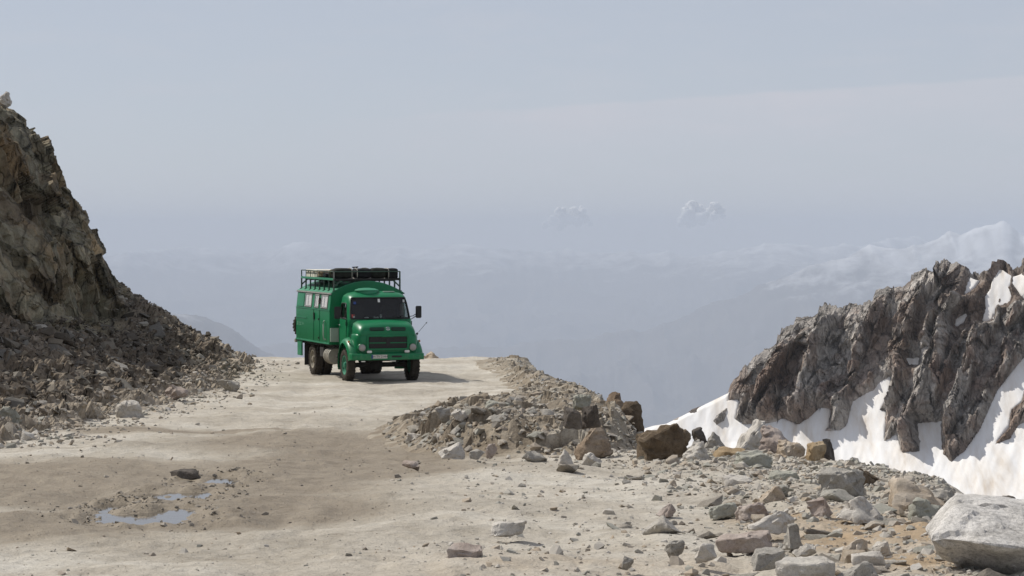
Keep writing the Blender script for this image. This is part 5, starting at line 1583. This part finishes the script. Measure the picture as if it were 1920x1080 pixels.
# skirts, flaps, tank, spare wheel, rear bar
bm = bmesh.new(); box(bm, (0, 3.7, 1.02), (2.2, 4.3, 0.10)); 
part('subframe', bm, M_CHASSIS, truck)
for sx in (-1, 1):
    bm = bmesh.new(); box(bm, (sx * 1.19, 5.60, 0.82), (0.05, 0.56, 0.52), 0.01)
    part('skirt', bm, M_GREENL, truck)
    bm = bmesh.new(); box(bm, (sx * 1.0, 4.90, 0.64), (0.42, 0.03, 0.74), 0.005)
    part('mud_flap', bm, M_BLACK, truck)
bm = bmesh.new()
lathe_x(bm, (0, 0, 0), [(0, 0.001)], 3)
bm.free()
bm = bmesh.new()
rr2 = [[(-1.12 + 0.52 * 0 + 0.24 * math.cos(t) * 1.0 + 0.12, y, 0.70 + 0.25 * math.sin(t)) for t in [2 * PI * k / 24 for k in range(24)]] for y in (1.62, 1.66, 2.26, 2.30)]
loft(bm, rr2)
for y in (1.78, 1.96, 2.14): tube(bm, [(-1.0 + 0.248 * math.cos(t), y, 0.70 + 0.258 * math.sin(t)) for t in [2 * PI * k / 24 for k in range(24)]], 0.010, 6, True)
part('fuel_tank', bm, M_TANK, truck, 40)
bm = bmesh.new(); box(bm, (-1.0, 2.75, 0.80), (0.34, 0.5, 0.34), 0.02); tube(bm, [(-1.1, 3.05, 1.02), (-1.12, 3.05, 0.62)], 0.02, 6); tube(bm, [(-1.12, 3.5, 1.02), (-1.12, 3.5, 0.72)], 0.018, 6)
part('battery_box', bm, M_CHASSIS, truck)
sw = wheel(0, 0, 0.50, 0.26, 1, M_RIMD, False, 'spare_wheel')
sw.location = (-0.78, B1 + 0.17, 1.52); sw.rotation_euler = (0, 0, R(90))
bm = bmesh.new(); box(bm, (0, B1 + 0.12, 1.03), (2.5, 0.16, 0.12), 0.015)
part('rear_bar', bm, M_TANK, truck)

# --- roof rack
RX, RY0, RY1, ZF_, ZT = 1.08, 1.53, 5.82, 3.13, 3.37
def roof_z(a): return 2.70 + 0.37 * (1 - (a / 1.17) ** 2)
rack = bpy.data.objects.new('roof_rack', None); link(rack, truck)
ys_ = [RY0 + (RY1 - RY0) * k / 7 for k in range(8)]
for sx in (-1, 1):
    for k, y in enumerate(ys_):
        bm = bmesh.new()
        box(bm, (sx * RX, y, (roof_z(RX) - 0.03 + ZF_) / 2), (0.045, 0.05, ZF_ - roof_z(RX) + 0.06), 0.006)
        box(bm, (sx * RX, y, roof_z(RX) + 0.005), (0.10, 0.12, 0.02), 0.003)
        part('rack_post', bm, M_RAIL, rack)
    for k in (0, 7):
        y = ys_[k]
        bm = bmesh.new()
        tube(bm, [(sx * RX, y, roof_z(RX) - 0.02), (sx * RX, y, ZT)], 0.026 if k == 0 else 0.02, 8)
        part('corner_post', bm, M_RAILG if (k == 0 and sx < 0) else M_RAIL, rack, 60)
        bm = bmesh.new()
        d = 0.22 if k == 0 else -0.22
        box(bm, (sx * (RX - 0.12), y, ZF_ - 0.13), (0.30, 0.03, 0.045), 0.004, Matrix.Rotation(R(42) * sx, 3, 'Y'))
        part('brace', bm, M_RAIL, rack)
    bm = bmesh.new(); box(bm, (sx * RX, (RY0 + RY1) / 2, ZF_), (0.05, RY1 - RY0, 0.07), 0.006)
    part('side_beam', bm, M_GREENL if sx < 0 else M_RAIL, rack)
    bm = bmesh.new()
    for y in [ys_[0] + (ys_[7] - ys_[0]) * k / 7 for k in range(1, 7)]: tube(bm, [(sx * RX, y, ZF_), (sx * RX, y, ZT)], 0.012, 6)
    part('rail_upright', bm, M_RAIL, rack)
bm = bmesh.new()
tube(bm, [(-RX, RY0, ZT), (-RX, RY1, ZT)], 0.015, 8); tube(bm, [(-RX, RY1, ZT), (RX, RY1, ZT)], 0.015, 8); tube(bm, [(RX, RY1, ZT), (RX, RY0, ZT)], 0.015, 8); tube(bm, [(RX, RY0, ZT), (-RX, RY0, ZT)], 0.015, 8)
for a in (-0.54, 0, 0.54): tube(bm, [(a, RY1, ZF_), (a, RY1, ZT)], 0.012, 6)
part('guard_rail', bm, M_RAIL, rack, 60)
bm = bmesh.new()
for y in (RY0, RY1): box(bm, (0, y, ZF_ - 0.01), (2.16, 0.05, 0.06), 0.005)
for k in range(11): box(bm, (-0.98 + 0.196 * k, (RY0 + RY1) / 2, ZF_ + 0.0), (0.15, RY1 - RY0 - 0.06, 0.025))
for y in ys_[1:-1]: box(bm, (0, y, ZF_ - 0.05), (2.1, 0.05, 0.05))
part('rack_deck', bm, M_CHASSIS, rack)

# --- luggage on the rack: things of their own
TM = Matrix.Translation(truck.location) @ Matrix.Rotation(TRUCK_ROT, 4, 'Z') @ Matrix.Diagonal((TRUCK_S, TRUCK_S, TRUCK_S, 1))
M_BAG = plain('dark_olive_canvas', (0.020, 0.021, 0.016, 1), 0.85, 0, 0.5, 5, 0.2, 0.05)
M_BAG2 = plain('black_canvas', (0.013, 0.013, 0.014, 1), 0.8, 0, 0.5, 5, 0.2, 0.05)
M_BAG3 = plain('khaki_canvas', (0.075, 0.072, 0.040, 1), 0.9, 0, 0.4, 5, 0.2, 0.04)
M_STRAP = plain('pale_strap', (0.40, 0.37, 0.31, 1), 0.8)
M_BOXW = plain('cream_box', (0.74, 0.71, 0.60, 1), 0.6, 0, 0.1)
M_BOXT = plain('tan_canvas', (0.24, 0.18, 0.10, 1), 0.9, 0, 0.35)
def bag(name, a, b_, w, d, h, mat, seed, label, cat, group=None, straps=(), p=4.0, up=0.0):
    bm = bmesh.new()
    bmesh.ops.create_icosphere(bm, subdivisions=4, radius=1.0)
    V = np.array([v.co[:] for v in bm.verts])
    V /= ((np.abs(V) ** p).sum(1) ** (1 / p))[:, None]
    V = V * (1 + 0.06 * fbm(V[:, 0] * 1.6, V[:, 1] * 1.6, V[:, 2] * 1.6, 3, seed) + 0.03 * fbm(V[:, 0] * 6, V[:, 1] * 6, V[:, 2] * 6, 2, seed + 3))[:, None]
    V[:, 2] -= 0.05 * fbm(V[:, 0] * 2, V[:, 1] * 2, 0, 2, seed + 4)
    V = V * np.array([w / 2, d / 2, h / 2]); V[:, 2] -= V[:, 2].min()
    for v, c in zip(bm.verts, V): v.co = c
    me = bpy.data.meshes.new(name); bm.to_mesh(me); bm.free()
    me.polygons.foreach_set('use_smooth', [True] * len(me.polygons)); me.materials.append(mat)
    o = link(bpy.data.objects.new(name, me))
    o.location = TM @ Vector((a, b_, ZF_ + 0.013 + up)); o.rotation_euler = (0, 0, TRUCK_ROT)
    tag(o, label, cat, group)
    for s in straps:
        bm = bmesh.new()
        pts = []
        for k in range(24):
            t = 2 * PI * k / 24
            c, s2 = math.cos(t), math.sin(t)
            q = (abs(c) ** p + abs(s2) ** p) ** (-1 / p)
            pts.append((s * w / 2, q * c * d / 2 * 1.03, h * 0.49 + q * s2 * h / 2 * 1.03))
        tube(bm, pts, 0.013, 6, True)
        part('strap', bm, M_STRAP, o, 60)
    return o
bag('duffel_bag', -0.72, 1.86, 0.68, 0.55, 0.34, M_BAG, 3, 'dark olive bag at the front left corner of the roof rack', 'bag', 'bags on the roof rack', (0.75,))
bag('duffel_bag', -0.06, 1.88, 0.60, 0.55, 0.33, M_BAG2, 5, 'black bag in the middle of the rack front left of a white gap', 'bag', 'bags on the roof rack', (-0.8,))
bag('duffel_bag', 0.44, 1.86, 0.56, 0.55, 0.34, M_BAG, 7, 'dark bag right of the middle with a khaki end', 'bag', 'bags on the roof rack', ())
bag('duffel_bag', 0.87, 1.84, 0.38, 0.56, 0.33, M_BAG2, 9, 'square black bag at the front right corner of the roof rack', 'bag', 'bags on the roof rack', (-0.8,), 6)
bag('bedroll', -0.82, 2.34, 0.42, 0.34, 0.30, M_BAG3, 11, 'khaki bedroll just behind the olive corner bag', 'bedroll', None, (0.1,))
bag('bundle', 0.16, 2.42, 0.34, 0.34, 0.34, M_BAG3, 15, 'khaki bundle squeezed behind the black bags', 'bundle')
bag('tarpaulin_roll', -0.80, 2.95, 0.5, 0.7, 0.18, M_BAG2, 17, 'dark rolled tarpaulin in the middle of the left rail', 'tarpaulin')
bag('canvas_sack', -0.82, 3.62, 0.46, 0.46, 0.24, M_BOXT, 19, 'tan canvas sack beside the cream storage box', 'sack')
def crate(a, b_, w, d, h, label):
    bm = bmesh.new()
    box(bm, (0, 0, h * 0.42), (w, d, h * 0.84), 0.02)
    me = bpy.data.meshes.new('storage_box'); bm.to_mesh(me); bm.free(); me.materials.append(M_BOXW)
    o = link(bpy.data.objects.new('storage_box', me))
    o.location = TM @ Vector((a, b_, ZF_ + 0.014)); o.rotation_euler = (0, 0, TRUCK_ROT)
    tag(o, label, 'storage box')
    bm = bmesh.new(); box(bm, (0, 0, h * 0.92), (w * 1.03, d * 1.03, h * 0.15), 0.015)
    part('lid', bm, M_BOXW, o)
    bm = bmesh.new()
    for y in (-0.25, 0.25): box(bm, (-w / 2 - 0.012, y * d, h * 0.8), (0.02, 0.06, 0.08), 0.004)
    part('clasp', bm, M_ALU, o)
crate(-0.62, 4.70, 0.84, 1.5, 0.26, 'long low cream storage box at the rear of the roof rack')
# a small folding stool with its legs up on the middle bag
bm = bmesh.new()
for (p0, p1) in (((-0.09, 0, 0.0), (0.07, 0, 0.16)), ((0.09, 0, 0.0), (-0.06, 0, 0.15)), ((-0.10, 0.02, 0.155), (0.10, -0.02, 0.17)), ((-0.11, 0, 0.05), (0.0, 0.0, 0.11))): tube(bm, [p0, p1], 0.02, 6)
me = bpy.data.meshes.new('folded_stool'); bm.to_mesh(me); bm.free(); me.materials.append(M_BAG2)
o = link(bpy.data.objects.new('folded_stool', me)); o.location = TM @ Vector((-0.26, 2.0, ZF_ + 0.22)); o.rotation_euler = (0, 0, TRUCK_ROT)
tag(o, 'little dark folded stool sticking up above the rack bags', 'stool')


# ------------------------------------------------------------------ clouds, beyond the haze
def cloud(px, py, wpx, hpx, dist, seed, label, lobes):
    r = np.random.RandomState(seed)
    bm = bmesh.new()
    s = dist / F_PX
    for (t, z, q) in lobes:
        c0 = Vector((t * wpx * s, r.uniform(-0.15, 0.15) * wpx * s, z * hpx * s))
        bmesh.ops.create_icosphere(bm, subdivisions=4, radius=q * hpx * s, matrix=Matrix.Translation(c0))
        for k in range(7):
            d = Vector((r.normal(), r.normal() - 0.5, r.normal() + 0.3)).normalized()
            bmesh.ops.create_icosphere(bm, subdivisions=4, radius=q * hpx * s * r.uniform(0.3, 0.5), matrix=Matrix.Translation(c0 + d * q * hpx * s * 0.85))
    V = np.array([v.co[:] for v in bm.verts]); N = np.array([v.normal[:] for v in bm.verts])
    V = V + N * (hpx * s * 0.13 * fbm(V[:, 0] / (hpx * s * 0.3), V[:, 1] / (hpx * s * 0.3), V[:, 2] / (hpx * s * 0.3), 6, seed, 0.6))[:, None]
    for v, c in zip(bm.verts, V): v.co = c
    me = bpy.data.meshes.new('cloud'); bm.to_mesh(me); bm.free()
    me.polygons.foreach_set('use_smooth', [True] * len(me.polygons))
    me.materials.append(M_CLOUD)
    o = link(bpy.data.objects.new('cloud', me))
    x, y, z = [float(q) for q in pix(px, py, dist)]
    o.location = (x, y, z)
    tag(o, label, 'cloud', 'small clouds above the far range')
M_CLOUD = bpy.data.materials.new('cloud_white'); M_CLOUD.use_nodes = True
cn, cl = M_CLOUD.node_tree.nodes, M_CLOUD.node_tree.links
cn.clear()
co_ = cn.new('ShaderNodeOutputMaterial'); ca_ = cn.new('ShaderNodeAddShader'); cd_ = cn.new('ShaderNodeBsdfDiffuse'); ct_ = cn.new('ShaderNodeBsdfTranslucent')
cd_.inputs[0].default_value = (0.62, 0.62, 0.61, 1); ct_.inputs[0].default_value = (0.37, 0.37, 0.37, 1)
cl.new(cd_.outputs[0], ca_.inputs[0]); cl.new(ct_.outputs[0], ca_.inputs[1]); cl.new(ca_.outputs[0], co_.inputs[0])
cloud(1315, 420, 95, 48, 62000, 3, 'small bright puff of cloud nearer the right',
      [(-.27, .36, .26), (-.17, .66, .25), (-.38, .14, .18), (-.05, .48, .22), (.0, .2, .24), (.12, .42, .19), (.26, .70, .17), (.37, .50, .14), (.22, .28, .18), (.42, .28, .10), (-.2, .1, .2)])
cloud(1064, 428, 100, 48, 66000, 8, 'fainter puff of cloud left of the bright one',
      [(-.40, .12, .15), (-.27, .30, .20), (-.12, .55, .21), (.02, .35, .22), (.13, .66, .19), (.28, .62, .18), (.36, .36, .17), (.2, .2, .2), (-.1, .15, .2), (.44, .16, .1)])

# ------------------------------------------------------------------ haze: the dusty air of the valley
bm = bmesh.new()
bmesh.ops.create_cube(bm, size=1.0)
me = bpy.data.meshes.new('haze'); bm.to_mesh(me); bm.free()
haze = link(bpy.data.objects.new('haze', me))
zlo = float(min(ZF.min(), Zm.min())) - 1.0
haze.scale = (34000, 51000, HAZE_TOP - zlo)
haze.location = (0, 21000, (HAZE_TOP + zlo) / 2)
mh = bpy.data.materials.new('haze_air')
mh.use_nodes = True
hn, hl = mh.node_tree.nodes, mh.node_tree.links
hn.clear()
ho = hn.new('ShaderNodeOutputMaterial')
hv = hn.new('ShaderNodeVolumePrincipled')
hv.inputs['Color'].default_value = (0.645, 0.708, 0.808, 1)
hv.inputs['Density'].default_value = HAZE_DENSITY
hv.inputs['Density Attribute'].default_value = ''
hv.inputs['Anisotropy'].default_value = 0.0
hl.new(hv.outputs[0], ho.inputs['Volume'])
me.materials.append(mh)
tag(haze, 'pale dusty haze filling the valley', 'haze', kind='stuff')

# sky: a thin veil of high cloud whose upper edge climbs slowly to the right
wtc = wn.new('ShaderNodeTexCoord')
wsx = wn.new('ShaderNodeSeparateXYZ')
wl.new(wtc.outputs['Generated'], wsx.inputs[0])
def wmath(op, a, b=None, c=None):
    m = wn.new('ShaderNodeMath'); m.operation = op
    for k, v in enumerate((a, b, c)):
        if v is None: continue
        if hasattr(v, 'links'): wl.new(v, m.inputs[k])
        else: m.inputs[k].default_value = v
    return m.outputs[0]
az_ = wmath('DIVIDE', wsx.outputs[0], wsx.outputs[1])
el_ = wmath('DIVIDE', wsx.outputs[2], wsx.outputs[1])
wmp = wn.new('ShaderNodeMapping'); wmp.inputs['Scale'].default_value = (14, 14, 60)
wl.new(wtc.outputs['Generated'], wmp.inputs['Vector'])
wnz = wn.new('ShaderNodeTexNoise'); wnz.inputs['Scale'].default_value = 1.6; wnz.inputs['Detail'].default_value = 8; wnz.inputs['Roughness'].default_value = 0.6
wl.new(wmp.outputs[0], wnz.inputs['Vector'])
# edge of the veil: from row 235 at column 460 to row 140 at column 1920
edge = wmath('MULTIPLY_ADD', az_, 0.065, 0.0501)
dev = wmath('SUBTRACT', edge, el_)
dev = wmath('MULTIPLY_ADD', wmath('SUBTRACT', wnz.outputs['Fac'], 0.5), 0.0035, dev)
front = wn.new('ShaderNodeMath'); front.operation = 'GREATER_THAN'; front.inputs[1].default_value = 0.0
wl.new(wsx.outputs[1], front.inputs[0])
def wmap(v, a, b_, c=0.0, d=1.0):
    m = wn.new('ShaderNodeMapRange'); m.interpolation_type = 'SMOOTHSTEP'
    wl.new(v, m.inputs[0])
    for k, x in zip((1, 2, 3, 4), (a, b_, c, d)): m.inputs[k].default_value = x
    return m.outputs[0]
band = wmath('MULTIPLY', wmap(dev, -0.0004, 0.0016), wmap(dev, 0.002, 0.03, 1.0, 0.25))
veil = wmath('MULTIPLY', wmath('MULTIPLY', band, wmap(az_, -0.12, 0.06)), front.outputs[0])
veil = wmath('MULTIPLY', veil, wmath('MULTIPLY_ADD', wnz.outputs['Fac'], 0.9, 0.25))
streak = wmath('MULTIPLY', wmap(wnz.outputs['Fac'], 0.45, 0.75), 0.25)
wmx = wn.new('ShaderNodeMix'); wmx.data_type = 'RGBA'
wmx.inputs[0].default_value = 0.74
wl.new(w_sky.outputs[0], wmx.inputs[6])
wmx.inputs[7].default_value = (5.25, 5.45, 6.1, 1)
wm2 = wn.new('ShaderNodeMix'); wm2.data_type = 'RGBA'
wl.new(wmath('ADD', veil, streak), wm2.inputs[0])
wl.new(wmx.outputs[2], wm2.inputs[6])
wm2.inputs[7].default_value = (5.85, 5.95, 6.5, 1)
wl.new(wm2.outputs[2], w_bg.inputs['Color'])
